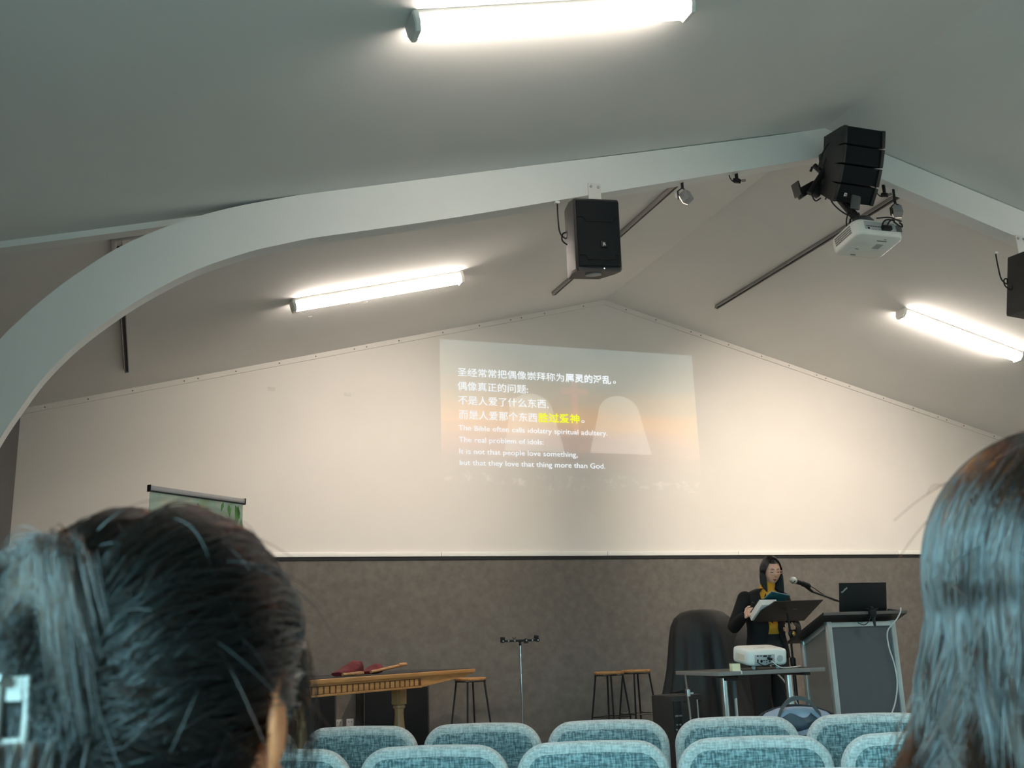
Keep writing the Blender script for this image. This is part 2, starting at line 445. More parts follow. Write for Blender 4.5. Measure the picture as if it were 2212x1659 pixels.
for i, w in enumerate(WIN_L): window(i+1, 'x', XL-0.08, *w)
for i, w in enumerate(WIN_B): window(i+3, 'y', YB-0.08, *w)

# arched portal beam: haunched legs springing from the side walls, thinning to the ridge
OUT = [(4.478, 4.775), (3.949, 4.632), (2.682, 4.308), (1.724, 4.071), (0.90, 3.853), (0.703, 3.800), (0.589, 3.765), (0.355, 3.688), (0.153, 3.606),
       (-0.057, 3.500), (-0.26, 3.371), (-0.469, 3.189), (-0.596, 3.059), (-0.686, 2.954), (-0.786, 2.824), (-0.92, 2.61), (-1.02, 2.38), (-1.085, 2.10), (-1.118, 1.75), (-1.118, 0.0)]
INN = [(4.478, 4.555), (3.928, 4.400), (2.663, 4.048), (1.717, 3.781), (1.10, 3.620), (0.800, 3.543), (0.640, 3.492), (0.45, 3.425), (0.176, 3.296),
       (-0.041, 3.155), (-0.216, 3.016), (-0.413, 2.827), (-0.553, 2.651), (-0.650, 2.487), (-0.745, 2.300), (-0.81, 2.12), (-0.86, 1.90), (-0.89, 1.65), (-0.90, 1.35), (-0.90, 0.0)]
def arch():
    def smooth(P): return [(v.x, v.z) for v in crom([(x, 0, z) for x, z in P], 4)]
    o, i = smooth(OUT), smooth(INN)
    o = [(x, min(z, zc(x)-0.001)) for x, z in o]
    full_o = o[::-1]+[(2*XR-x, z) for x, z in o[1:]]; full_i = i[::-1]+[(2*XR-x, z) for x, z in i[1:]]
    m = MB(); rings = []
    for (xo, zo), (xi, zi) in zip(full_o, full_i):
        rings.append([(xo, 5.65, zo), (xo, 5.77, zo), (xi, 5.77, zi), (xi, 5.65, zi)])
    m.loft(rings)
    struct(m.build('arched_beam', beam_paint, ang=30), 'white arched portal beam spanning the hall below the ceiling', 'beam')
    for sgn, k in ((-1, 5), (1, 6)):           # straight rafter strip on the ceiling behind the haunch
        xa, xb = (XL, 1.2) if sgn < 0 else (2*XR-1.2, XRT)
        m = MB(); h = 0.038
        m.prism([(xa, zc(xa)), (xb, zc(xb)), (xb, zc(xb)-h), (xa, zc(xa)-h)], (0, 5.86, 0), (1, 0, 0), (0, 0, 1), 0.088)
        struct(m.build('trim_%d' % k, beam_paint, ang=10))
arch()

# ------------------------------------------------------------------ projected slide
def slide():
    X0, X1, Z0, Z1 = 2.642, 5.497, 2.612, 4.219
    wd, ht = X1-X0, Z1-Z0
    def add_light(name, build):
        m, nt, out = new_mat(name)
        e = N(nt, 'ShaderNodeEmission'); t = N(nt, 'ShaderNodeBsdfTransparent'); a = N(nt, 'ShaderNodeAddShader')
        build(nt, e); nt.links.new(e.outputs[0], a.inputs[0]); nt.links.new(t.outputs[0], a.inputs[1]); nt.links.new(a.outputs[0], out.inputs[0])
        MATS[name] = m
        return m
    def sky(nt, e):
        tc = N(nt, 'ShaderNodeTexCoord'); sp = N(nt, 'ShaderNodeSeparateXYZ'); nt.links.new(tc.outputs['Generated'], sp.inputs[0])
        cr = N(nt, 'ShaderNodeValToRGB'); el = cr.color_ramp.elements
        el[0].position = 0.0; el[0].color = (0.0, 0.0, 0.0, 1); el[1].position = 1.0; el[1].color = (0.05, 0.072, 0.072, 1)
        for p, c in ((0.16, (0.004, 0.006, 0.006)), (0.27, (0.03, 0.016, 0.014)), (0.38, (0.10, 0.045, 0.03)), (0.50, (0.17, 0.075, 0.01)), (0.62, (0.10, 0.07, 0.035)), (0.78, (0.055, 0.065, 0.055))):
            q = el.new(p); q.color = (*c, 1)
        mp = N(nt, 'ShaderNodeMapping'); mp.inputs['Scale'].default_value = (2.2, 1, 7)
        no = N(nt, 'ShaderNodeTexNoise'); no.inputs['Scale'].default_value = 1.6; no.inputs['Detail'].default_value = 5
        nt.links.new(tc.outputs['Generated'], mp.inputs[0]); nt.links.new(mp.outputs[0], no.inputs['Vector'])
        sub = N(nt, 'ShaderNodeMath', operation='MULTIPLY_ADD'); sub.inputs[1].default_value = 0.22; sub.inputs[2].default_value = -0.11
        nt.links.new(no.outputs['Fac'], sub.inputs[0])
        ad = N(nt, 'ShaderNodeMath', operation='ADD'); nt.links.new(sp.outputs['Z'], ad.inputs[0]); nt.links.new(sub.outputs[0], ad.inputs[1])
        nt.links.new(ad.outputs[0], cr.inputs[0])
        nt.links.new(cr.outputs[0], e.inputs[0]); e.inputs[1].default_value = 1.0
    def flat(c, s):
        def f(nt, e): e.inputs[0].default_value = (*c, 1); e.inputs[1].default_value = s
        return f
    root = thing('projected_slide', 'projected slide of white and yellow text on the white front wall', 'projection', ((X0+X1)/2, YF, Z0))
    def quad(name, poly, y, m):
        mb = MB(); mb.bm.faces.new([mb.bm.verts.new((x-(X0+X1)/2, y, z-Z0)) for x, z in poly])
        return mb.build(name, m, root, fix=False)
    quad('background_picture', [(X0, Z0), (X1, Z0), (X1, Z1), (X0, Z1)], -0.002, add_light('slide_sky', sky))
    stone = add_light('slide_stone', flat((0.07, 0.075, 0.07), 1.0))
    def tablet(xl, xr, xt, zb, zt):
        p = [(xl, zb), (xr, zb)]
        for i in range(13):
            a = PI*i/12; p.append((xt+0.24*math.cos(a), zt-0.2+0.2*math.sin(a)))
        return p
    quad('stone_tablet_picture', tablet(4.225, 4.929, 4.58, 3.10, 3.72), -0.0028, stone)
    quad('stone_tablet_picture', tablet(3.296, 3.945, 3.60, 3.10, 3.70), -0.0028, stone)
    red = add_light('slide_cross', flat((0.055, 0.012, 0.012), 1.0))
    quad('cross_picture', [(4.05, 3.30), (4.115, 3.30), (4.115, 3.71), (4.235, 3.71), (4.235, 3.78), (4.115, 3.78), (4.115, 3.845), (4.05, 3.845), (4.05, 3.78), (3.93, 3.78), (3.93, 3.71), (4.05, 3.71)], -0.0034, red)
    def surf_(nt, e):
        tc = N(nt, 'ShaderNodeTexCoord'); no = N(nt, 'ShaderNodeTexNoise'); no.inputs['Scale'].default_value = 9; no.inputs['Detail'].default_value = 6; no.inputs['Roughness'].default_value = 0.7
        nt.links.new(tc.outputs['Object'], no.inputs['Vector']); mr = N(nt, 'ShaderNodeMapRange'); mr.inputs['From Min'].default_value = 0.5; mr.inputs['From Max'].default_value = 0.75; mr.inputs['To Max'].default_value = 0.14
        nt.links.new(no.outputs['Fac'], mr.inputs['Value']); e.inputs[0].default_value = (1, 0.93, 0.88, 1); nt.links.new(mr.outputs[0], e.inputs[1])
    mtn = add_light('slide_surf', surf_)
    p = [(X0+0.02, 2.76)]
    for i in range(60):
        t = i/59; p.append((X0+0.02+t*(wd-0.02), 2.81+0.035*math.sin(t*17)*math.sin(t*5+1)+0.03*rng.random()+0.03*math.sin(t*PI)))
    p.append((X1, 2.70)); p += [(X1-wd*0.3, 2.75+0.03*rng.random()), (X1-wd*0.55, 2.69), (X1-wd*0.75, 2.76)]
    quad('surf_picture', p, -0.004, mtn)
    wht = emit('slide_text_white', (0.92, 0.97, 1.0), 0.98); yel = emit('slide_text_yellow', (0.93, 1.0, 0.05), 0.95)
    def line(body, x0, x1, zb, h, m, off=0.0, ref=None):
        """ref: heights measured from zb to zb+h for the capitals / ideographs"""
        me = text_mesh(body, off)
        v = np.empty(len(me.vertices)*3); me.vertices.foreach_get('co', v); v = v.reshape(-1, 3)
        mn, mx = v.min(0), v.max(0)
        lo, hi = ref if ref else (mn[1], mx[1])
        u = np.zeros_like(v)
        u[:, 0] = x0+(v[:, 0]-mn[0])/(mx[0]-mn[0])*(x1-x0)-(X0+X1)/2
        u[:, 1] = -0.006
        u[:, 2] = zb+(v[:, 1]-lo)/(hi-lo)*h-Z0
        me.vertices.foreach_set('co', u.ravel()); me.update()
        o = link_mesh('lettering', me, m, root, 180)
        return o
    CJ = (-0.08, 0.84); LA = (0.0, 0.72)
    line('圣经常常把偶像崇拜称为', 2.822, 3.973, 3.842, 0.088, wht, 0.0, CJ)
    line('属灵的淫乱', 3.988, 4.507, 3.844, 0.088, wht, 0.016, CJ)
    line('。', 4.53, 4.562, 3.85, 0.088, wht, 0.004, CJ)
    line('偶像真正的问题:', 2.819, 3.568, 3.697, 0.09, wht, 0.0, CJ)
    line('不是人爱了什么东西,', 2.822, 3.785, 3.55, 0.092, wht, 0.0, CJ)
    line('而是人爱那个东西', 2.828, 3.655, 3.402, 0.092, wht, 0.0, CJ)
    line('胜过爱神', 3.667, 4.124, 3.405, 0.094, yel, 0.018, CJ)
    line('。', 4.145, 4.178, 3.41, 0.09, wht, 0.004, CJ)
    line('The Bible often calls idolatry spiritual adultery.', 2.82, 4.431, 3.287, 0.055, wht, 0.0, LA)
    line('The real problem of idols:', 2.822, 3.716, 3.170, 0.055, wht, 0.0, LA)
    line('It is not that people love something,', 2.824, 4.082, 3.052, 0.055, wht, 0.0, LA)
    line('but that they love that thing more than God.', 2.824, 4.384, 2.940, 0.055, wht, 0.0, LA)
slide()

# ------------------------------------------------------------------ batten luminaires on the ceiling
def luminaire(label, xc, yc, side, src=None):
    """side -1: left slope, +1: right slope. Long axis runs up the slope."""
    ang = math.atan(SL)*(-1 if side < 0 else 1)
    rot = (0, ang, 0); loc = (xc, yc, zc(xc))
    if src is not None: return dup(src, loc, rot=rot, label=label)
    t = thing('ceiling_luminaire', label, 'light', loc, group='batten luminaires', rot=rot)
    L = 1.42
    m = MB(); m.box((0, 0, -0.012), (L, 0.125, 0.022), bev=0.003); m.box((0, 0, -0.032), (L-0.02, 0.112, 0.02)); m.build('housing', fitting_white, t)
    m = MB(); prof = []
    for i in range(17):
        a = PI*i/16; prof.append((0.064*math.cos(a) if 1 else 0, -0.04-0.045*math.sin(a)**0.55))
    prof = [(-0.066, -0.036)]+[(-y, z) for y, z in prof]+[(0.066, -0.036)]
    m.loft([[(x, y, z) for y, z in prof] for x in (-L/2+0.018, L/2-0.018)]); m.build('diffuser', tube_light, t, ang=40)
    for s in (-1, 1):
        m = MB(); q = [(-0.07, -0.006), (0.07, -0.006), (0.07, -0.055), (0.045, -0.092), (-0.045, -0.092), (-0.07, -0.055)]
        x = s*(L/2)
        m.loft([[(x-s*0.02, y, z) for y, z in q], [(x, y, z) for y, z in q], [(x+s*0.006, y*0.9, z*0.96-0.002) for y, z in q]]); m.build('end_cap', fitting_white, t)
    return t
lu = luminaire('white batten light on left ceiling slope in front of slide wall', 1.625, 7.735, -1)
luminaire('white batten light on right ceiling slope in front of slide wall', 7.37, 7.64, 1, lu)
luminaire('large batten light on the near ceiling, cut by photo top', 1.635, 3.85, -1, lu)
luminaire('batten light on the near right ceiling slope beside the audience', 7.37, 3.85, 1, lu)

# ------------------------------------------------------------------ stage floodlights on the beam
def flood(label, loc, target, energy, src=None, size=72):
    f = (Vector(target)-Vector(loc)).normalized()
    M = f.to_track_quat('-Z', 'Y')
    if src is None:
        t = thing('stage_floodlight', label, 'light', loc, group='floodlights under the arched beam')
        t.rotation_euler = M.to_euler()
        m = MB(); m.box((0, 0, 0.03), (0.060, 0.078, 0.06), bev=0.005); m.build('lamp_body', grey_metal, t)
        m = MB(); m.box((0, 0, -0.003), (0.054, 0.070, 0.004)); m.build('front_glass', emit('lamp_face', (1.0, 0.84, 0.66), 1.5), t)
        m = MB(); m.box((0, 0.065, -0.02), (0.060, 0.055, 0.003), rot=(0.3, 0, 0)); m.build('barn_door', fitting_white, t)
    else:
        t = dup(src, loc, rot=M.to_euler(), label=label)
    m = MB()
    Mi = (Matrix.Translation(Vector(loc)) @ M.to_matrix().to_4x4()).inverted()
    x, y, z = loc
    zt = zc(x)-0.225
    for s in (-0.038, 0.038): m.tube([Mi @ Vector((x+s, y, z)), Mi @ Vector((x+s, y, z+0.06)), Mi @ Vector((x, y, z+0.09))], 0.005, 6)
    m.tube([Mi @ Vector((x, y, z+0.085)), Mi @ Vector((x, y, zt))], 0.01, 8)
    m.build('yoke', black_metal, t)
    l = bpy.data.lights.new('flood_lamp', 'SPOT'); l.energy = energy; l.color = (1.0, 0.86, 0.70); l.spot_size = R_(size); l.spot_blend = 1.0
    l.shadow_soft_size = 0.05
    lo = bpy.data.objects.new('flood_lamp', l); COL.objects.link(lo); lo.parent = t; lo.location = (0, 0, -0.02)
    return t
fl = flood('small grey floodlight with white flap left of the black loudspeaker cluster', (3.30, 5.71, 4.10), (1.65, 9.6, 2.12), 320)
flood('small grey floodlight hanging above the white ceiling projector', (5.07, 5.71, 4.19), (6.65, 9.6, 2.12), 300, fl)

# ------------------------------------------------------------------ audience chairs
def rrect(w, h, r, n=8, zc0=0.0, arch_=0.0):
    """rounded rectangle outline in (x, z), centred, upper edge slightly arched"""
    P = []
    for cx, cz, a0 in ((w/2-r, h/2-r, 0), (-w/2+r, h/2-r, 90), (-w/2+r, -h/2+r, 180), (w/2-r, -h/2+r, 270)):
        for i in range(n+1):
            a = R_(a0+90*i/n); P.append((cx+r*math.cos(a), cz+r*math.sin(a)))
    full = []
    for i, p in enumerate(P):                       # fill the long straight sides so they can curve
        q = P[(i+1) % len(P)]; k = 8 if i % (n+1) == n else 1
        for j in range(k): full.append((p[0]+(q[0]-p[0])*j/k, p[1]+(q[1]-p[1])*j/k))
    return [(x, z+zc0-(arch_*(2*x/w)**2 if z > 0 else 0)) for x, z in full]
def slab(m, rings, fy, place):
    """rings: list of (scale outline, y) swept; fy adds plan curvature"""
    m.loft([[place(x, y+fy(x), z) for x, z in o] for o, y in rings])
CW, CH = 0.525, 0.44
def make_chair(label, loc, rz):
    t = thing('upholstered_chair', label, 'chair', loc, rz, group='audience chairs in rows')
    zb = 0.668                                      # centre height of the backrest
    lean = R_(9)
    def place(x, y, z):                             # back reclines away from the sitter (towards -y going up)
        return (x, y-math.sin(lean)*z-0.02, zb+z*math.cos(lean))
    cur = lambda x: -0.10*x*x+0.0
    def off(w, h, r, d): return rrect(w-2*d, h-2*d, max(r-d, 0.02), arch_=0.010)
    W_, H_, Rr = CW, CH, 0.105
    m = MB()
    slab(m, [(off(W_, H_, Rr, 0.052), -0.034), (off(W_, H_, Rr, 0.036), -0.036), (off(W_, H_, Rr, 0.018), -0.034), (off(W_, H_, Rr, 0.005), -0.024), (off(W_, H_, Rr, 0.0), -0.004),
             (off(W_, H_, Rr, 0.002), 0.014), (off(W_, H_, Rr, 0.012), 0.030), (off(W_, H_, Rr, 0.05), 0.040)], cur, place)
    b = m.build('backrest', chair_band, t, 60)
    m = MB()
    slab(m, [(off(W_, H_, Rr, 0.30*CH), -0.050), (off(W_, H_, Rr, 0.075), -0.049), (off(W_, H_, Rr, 0.048), -0.046), (off(W_, H_, Rr, 0.038), -0.040), (off(W_, H_, Rr, 0.035), -0.028)], cur, place)
    m.build('back_panel', chair_panel, b, 60)
    m = MB()
    o = [(x, z) for x, z in rrect(0.50, 0.47, 0.07)]
    m.loft([[(x*s, 0.265+z*s, h) for x, z in o] for s, h in ((0.93, 0.40), (1.0, 0.415), (1.0, 0.445), (0.985, 0.462), (0.93, 0.472))])
    m.build('seat', chair_panel, t, 60)
    for sx in (-1, 1):
        m = MB(); m.tube(crom([(sx*0.235, 0.02, 0.0), (sx*0.235, 0.03, 0.40), (sx*0.225, 0.01, 0.50), (sx*0.22, -0.01, 0.62)], 4), 0.011, 8); m.build('leg', grey_metal, t)
        m = MB(); m.tube([(sx*0.225, 0.47, 0.0), (sx*0.225, 0.45, 0.40)], 0.011, 8); m.build('leg', grey_metal, t)
        m = MB(); m.tube([(sx*0.23, 0.03, 0.392), (sx*0.225, 0.45, 0.392)], 0.010, 8); m.build('seat_rail', grey_metal, t)
    return t
CYAW, CYAW_M = R_(-26), R_(-23)
def uvec(a): return Vector((math.cos(a), math.sin(a), 0)), Vector((-math.sin(a), math.cos(a), 0))
CU, CN = uvec(CYAW); MU, MN = uvec(CYAW_M)
ROW_F = Vector((1.904, 4.296, 0))+CN*0.054          # farthest row, third chair from its visible left end
ROW_M = Vector((1.465, 3.442, 0))+MN*0.054          # middle row
PITCH_C = 0.548
def row(origin, spec, first=None, yaw=CYAW):
    for k, lab in spec:
        p = origin+uvec(yaw)[0]*PITCH_C*k
        if first is None: first = make_chair(lab, p, yaw)
        else: dup(first, p, yaw, lab)
    return first
ch0 = row(ROW_F, [(0, 'blue-grey chair of the farthest row, back below the two wooden stools'),
                  (-1, 'blue-grey chair of the farthest row, back below the metal stand with a crossbar'),
                  (-2, 'blue-grey chair of the farthest row, beside the bun-haired person, below the sockets'),
                  (-3, 'blue-grey chair of the farthest row hidden behind the bun-haired person'),
                  (1, 'blue-grey chair of the farthest row, left of the backpack handle'),
                  (2, 'blue-grey chair of the farthest row, back below the lectern'),
                  (3, 'blue-grey chair of the farthest row mostly behind the long-haired person')])
row(ROW_M, [(-2, 'teal-lit chair of the middle row cut off by the bun-haired person'),
            (-1, 'teal-lit chair of the middle row, second from the bun-haired person'),
            (0, 'teal-lit chair of the middle row, third from the bun-haired person'),
            (1, 'teal-lit chair of the middle row below the backpack, whole back in view'),
            (2, 'teal-lit chair of the middle row cut off by the long-haired person')], ch0, CYAW_M)
ROW_B = ROW_M-MN*0.93
row(ROW_B, [(1, 'chair of the nearest visible row, only its top edge at the photo bottom')], ch0, CYAW_M)

# ------------------------------------------------------------------ backpack standing on two front-row seats
def backpack():
    p = Vector((2.62, 3.93, 0))
    pos = ROW_F+CU*PITCH_C*1.52+CN*0.21
    t = thing('backpack', 'grey and navy backpack with dark handle on the seats of the farthest row', 'bag', (pos.x, pos.y, 0.474), CYAW)
    m = MB(); rings = []
    for z, w, d in ((0.0, 0.30, 0.15), (0.02, 0.33, 0.18), (0.2, 0.35, 0.20), (0.32, 0.345, 0.19), (0.37, 0.31, 0.165), (0.405, 0.245, 0.13), (0.425, 0.15, 0.09), (0.432, 0.05, 0.03)):
        w *= 1.14
        rings.append([(w/2*math.copysign(abs(math.cos(a))**0.7, math.cos(a)), d/2*math.copysign(abs(math.sin(a))**0.7, math.sin(a)), z) for a in [2*PI*i/40 for i in range(40)]])
    m.loft(rings); m.build('body', bag_grey, t, 60)
    m = MB(); rings = []                            # crumpled navy front pocket facing the audience
    for i in range(15):
        z = 0.05+0.345*i/14; w = 0.31*(1-0.0*(i/14))*math.sqrt(max(0.05, 1-(max(0, i-6)/8.6)**2))
        rings.append([(w/2*math.cos(a), -0.068-0.046*math.sin(a)*(1-0.5*i/14)-0.010*math.sin(9*i/14*3+x_*5), z+0.010*math.sin(a*3+i)) for a, x_ in [(PI*j/20, j/20) for j in range(21)]])
    m.loft(rings, closed=False, cap=False); m.build('front_pocket', bag_navy, t, 60)
    m = MB(); m.tube(crom([(-0.198, -0.03, 0.30), (-0.185, -0.03, 0.36), (-0.13, -0.025, 0.408), (0, -0.02, 0.434), (0.13, -0.025, 0.408), (0.185, -0.03, 0.36), (0.198, -0.03, 0.30)], 6), 0.006, 8); m.build('zip', black_gap, t)
    m = MB(); c = crom([(-0.085, -0.065, 0.385), (-0.06, -0.07, 0.43), (-0.025, -0.07, 0.46), (0.02, -0.07, 0.466), (0.06, -0.07, 0.445), (0.10, -0.065, 0.395)], 6)
    m.loft([[(q.x, q.y-0.012, q.z+0.010), (q.x, q.y+0.012, q.z+0.010), (q.x, q.y+0.014, q.z-0.008), (q.x, q.y-0.014, q.z-0.008)] for q in c]); m.build('handle', strap_grey, t, 60)
backpack()

# ------------------------------------------------------------------ bar stools by the dado
def stool(label, loc, rz, src=None):
    if src is not None: return dup(src, loc, rz, label)
    t = thing('bar_stool', label, 'stool', loc, rz, group='wooden seated bar stools')
    h = 0.705
    m = MB(); m.lathe([(0.02, h-0.022), (0.138, h-0.022), (0.142, h-0.016), (0.142, h-0.005), (0.136, h), (0.02, h)], seg=32); m.build('seat', stool_wood, t, 40)
    m = MB(); m.tube([(0.132*math.cos(2*PI*i/24), 0.132*math.sin(2*PI*i/24), h-0.03) for i in range(25)], 0.008, 6); m.build('seat_ring', black_metal, t)
    for k in range(4):
        a = PI/4+k*PI/2
        m = MB(); m.tube([(0.215*math.cos(a), 0.215*math.sin(a), 0.0), (0.125*math.cos(a), 0.125*math.sin(a), h-0.025)], 0.0085, 8); m.build('leg', black_metal, t)
    q = [(0.172*math.cos(PI/4+k*PI/2), 0.172*math.sin(PI/4+k*PI/2), 0.305) for k in range(4)]
    for k in range(4):
        m = MB(); m.tube([q[k], q[(k+1) % 4]], 0.006, 6); m.build('footrest', black_metal, t)
    return t
s0 = stool('wooden bar stool with black legs beside the communion table end', (2.735, 9.10, STG), R_(18))
stool('wooden bar stool with black legs, left of the pair', (4.07, 9.08, STG), R_(28), s0)
stool('wooden bar stool with black legs, right of the pair', (4.44, 9.28, STG), R_(12), s0)

# ------------------------------------------------------------------ metal stand with black crossbar
def bar_stand():
    t = thing('crossbar_stand', 'slim chrome stand with black T crossbar before the carpeted wall', 'stand', (3.145, 8.9, STG))
    m = MB(); m.cyl((0, 0, 0.02), (0, 0, 0.72), 0.0085, seg=12); m.cyl((0, 0, 0.70), (0, 0, 0.98), 0.0055, seg=10); m.build('pole', chrome, t)
    m = MB(); m.lathe([(0.008, 0.86), (0.013, 0.862), (0.013, 0.89), (0.008, 0.894)], seg=14); m.build('collar', chrome, t)
    for k in range(3):
        a = k*2*PI/3+0.5
        m = MB(); m.tube([(0, 0, 0.16), (0.14*math.cos(a), 0.14*math.sin(a), 0.07), (0.22*math.cos(a), 0.22*math.sin(a), 0.008)], 0.007, 8); m.build('leg', chrome, t)
    m = MB(); m.box((0, 0, 1.008), (0.366, 0.022, 0.020), bev=0.004); m.cyl((0, 0, 0.965), (0, 0, 1.0), 0.011, seg=10)
    for x in (-0.165, 0.165): m.cyl((x, -0.013, 1.008), (x, 0.013, 1.008), 0.017, seg=14)
    b = m.build('crossbar', black_plastic, t)
    m = MB(); m.box((-0.163, 0, 1.030), (0.036, 0.03, 0.026), bev=0.003); m.build('end_clamp', black_plastic, b)
    m = MB(); m.box((0.155, 0, 1.034), (0.036, 0.03, 0.03), rot=(0, 0.2, 0), bev=0.003); m.build('end_clamp', black_plastic, b)
    m = MB(); m.tube([(-0.07, 0, 1.038), (-0.055, 0, 1.022), (-0.04, 0, 1.038)], 0.004, 6); m.build('fork', black_plastic, b)
    m = MB(); m.lathe([(0.017, 0), (0.014, 0.006), (0.004, 0.009)], (0.055, 0, 1.018), 12); m.box((0.055, 0, 0.99), (0.034, 0.02, 0.014)); m.build('knob', black_plastic, b)
    for x in (-0.113, -0.055, 0.055, 0.112, 0.165, -0.163):
        m = MB(); m.cyl((x, -0.0165, 1.008), (x, -0.010, 1.008), 0.007, seg=10); m.build('screw', chrome, b)
bar_stand()

# ------------------------------------------------------------------ communion table with runner and offering bags
def communion_table():
    th = math.atan2(0.684, 0.73)
    t = thing('communion_table', 'carved honey oak table with dentil frieze and dark runner', 'table', (1.05, 6.81, STG), th)
    L0, L1, Dp, zt = -0.42, 1.99, 0.62, 0.80
    m = MB(); m.box(((L0+L1)/2, Dp/2, zt-0.014), (L1-L0, Dp, 0.028), bev=0.005); m.box(((L0+L1)/2, Dp/2, zt-0.034), (L1-L0-0.04, Dp-0.04, 0.014)); m.build('tabletop', oak, t)
    m = MB(); za, zb = zt-0.041, zt-0.108
    m.prism([(L0+0.08, za), (L1-0.05, za), (L1-0.08, za-0.012), (1.22, zb), (L0+0.08, zb)], (0, 0.055, 0), (1, 0, 0), (0, 0, 1), 0.022)
    ap = m.build('apron', oak, t, 20)
    m = MB(); m.prism([(L0+0.08, za), (L1-0.05, za), (L1-0.08, za-0.012), (1.22, zb), (L0+0.08, zb)], (0, Dp-0.03, 0), (1, 0, 0), (0, 0, 1), 0.022); m.build('apron', oak, t, 20)
    m = MB(); x = L0+0.1
    while x < 1.21:
        m.box((x, 0.030, zt-0.070), (0.043, 0.012, 0.046), bev=0.003, seg=1); x += 0.062
    m.build('dentil_row', oak, ap)
    m = MB(); m.box(((L0+1.23)/2+0.04, 0.031, zt-0.068), (1.23-L0-0.08, 0.006, 0.05)); m.build('dentil_shade_strip', oak_dark, ap)  # dark strip painting in the shade between the dentils
    m = MB(); m.box(((L0+1.23)/2+0.04, 0.026, zt-0.101), (1.23-L0-0.08, 0.016, 0.014), bev=0.003); m.build('apron_bead', oak, ap)
    m = MB(); m.box(((L0+L1)/2, Dp/2+0.015, zt+0.002), (L1-L0-0.006, Dp-0.035, 0.004)); m.build('table_runner', runner_cloth, t)
    for lx in (0.22, 1.36):
        m = MB(); m.box((lx, Dp/2, zt-0.14), (0.085, 0.085, 0.19), bev=0.006)
        m.lathe([(0.03, 0.565), (0.045, 0.56), (0.047, 0.545), (0.036, 0.535), (0.034, 0.50), (0.040, 0.42), (0.052, 0.33), (0.058, 0.25), (0.052, 0.17), (0.036, 0.12), (0.050, 0.10), (0.05, 0.08)], (lx, Dp/2, 0), 24)
        m.box((lx, Dp/2, 0.06), (0.10, 0.50, 0.06), bev=0.01)
        m.box((lx, 0.10, 0.016), (0.10, 0.09, 0.032), bev=0.006); m.box((lx, Dp-0.10, 0.016), (0.10, 0.09, 0.032), bev=0.006)
        m.build('leg', oak_pale, t, 40)
    m = MB(); m.box((0.79, Dp/2, 0.115), (1.06, 0.04, 0.06), bev=0.005); m.build('stretcher', oak_pale, t)
    return t, th
ct, ct_th = communion_table()
CTU = Vector((math.cos(ct_th), math.sin(ct_th), 0)); CTV = Vector((-math.sin(ct_th), math.cos(ct_th), 0))
def ctp(u, v): return Vector((1.05, 6.81, STG+0.8))+CTU*u+CTV*v
def offering(label, u, v, rz, w, h, lo, hi, src=None):
    p = ctp(u, v)
    t = thing('offering_bag', label, 'bag', (p.x, p.y, p.z+0.0045), rz, group='red velvet offering bags')
    m = MB(); rings = []
    for i in range(13):
        s = i/12; x = (s-0.5)*w
        hh = h*(0.25+0.75*s**0.8)*(1.0-0.12*math.sin(s*7)) if s < 0.97 else h*0.9
        ww = 0.07*(0.5+0.5*math.sin(PI*min(1, s+0.15)))
        rings.append([(x+0.004*math.sin(5*a), ww*math.cos(a)*(1+0.12*math.sin(3*a+s*9)), max(0.0, hh/2+hh/2*math.sin(a)*(1+0.10*math.sin(4*a+s*12)))) for a in [2*PI*k/20 for k in range(20)]])
    m.loft(rings); m.build('velvet_pouch', velvet, t, 60)
    m = MB(); m.tube([(lo[0], -0.075, lo[1]), (hi[0], -0.075, hi[1])], [0.010, 0.012], 10); m.tube([(hi[0]-0.10, -0.075, hi[1]-0.003), (hi[0]-0.02, -0.075, hi[1])], 0.0135, 10); m.build('handle', stool_wood, t)
    return t
offering('red velvet offering bag, larger and left one, on the dark runner', 0.58, 0.20, ct_th, 0.26, 0.105, (-0.17, 0.012), (0.06, 0.014))
offering('red velvet offering bag with long wooden handle pointing right on runner', 0.95, 0.26, ct_th, 0.16, 0.075, (-0.13, 0.015), (0.32, 0.055))

# ------------------------------------------------------------------ boxes at the back wall, left of the stage
def cab(name, label, cat, c, d, front='-y'):
    t = thing(name, label, cat, c)
    m = MB(); m.box((0, 0, d[2]/2), d, bev=0.008); m.build('cabinet', black_shell, t)
    m = MB(); m.box((0, -d[1]/2-0.003, d[2]/2), (d[0]-0.03, 0.012, d[2]-0.03), bev=0.003); m.build('grille', dark_grille, t)
    return t
cab('subwoofer_cabinet', 'large black cabinet against carpeted wall behind the oak table leg', 'speaker', (2.095, 9.385, STG), (0.585, 0.36, 0.655))
cab('stage_speaker', 'black box between oak table and wall, left of the wall sockets', 'speaker', (1.40, 9.385, STG), (0.34, 0.36, 0.66))
def outlet(label, x, m_):
    t = thing('power_outlet', label, 'socket', (x, YF, 0.585), group='power outlets low on the dado')
    m = MB(); m.box((0, -0.006, 0), (0.066, 0.012, 0.075), bev=0.003); m.build('plate', m_, t)
    m = MB()
    for dx in (-0.012, 0.012): m.box((dx, -0.0125, 0.012), (0.008, 0.003, 0.012))
    m.build('switch', edge_grey, t)
outlet('grey power outlet on the carpeted wall, left of a white one', 1.658, port_grey)
outlet('white power outlet on the carpeted wall beside the large black cabinet', 1.757, white_paint)

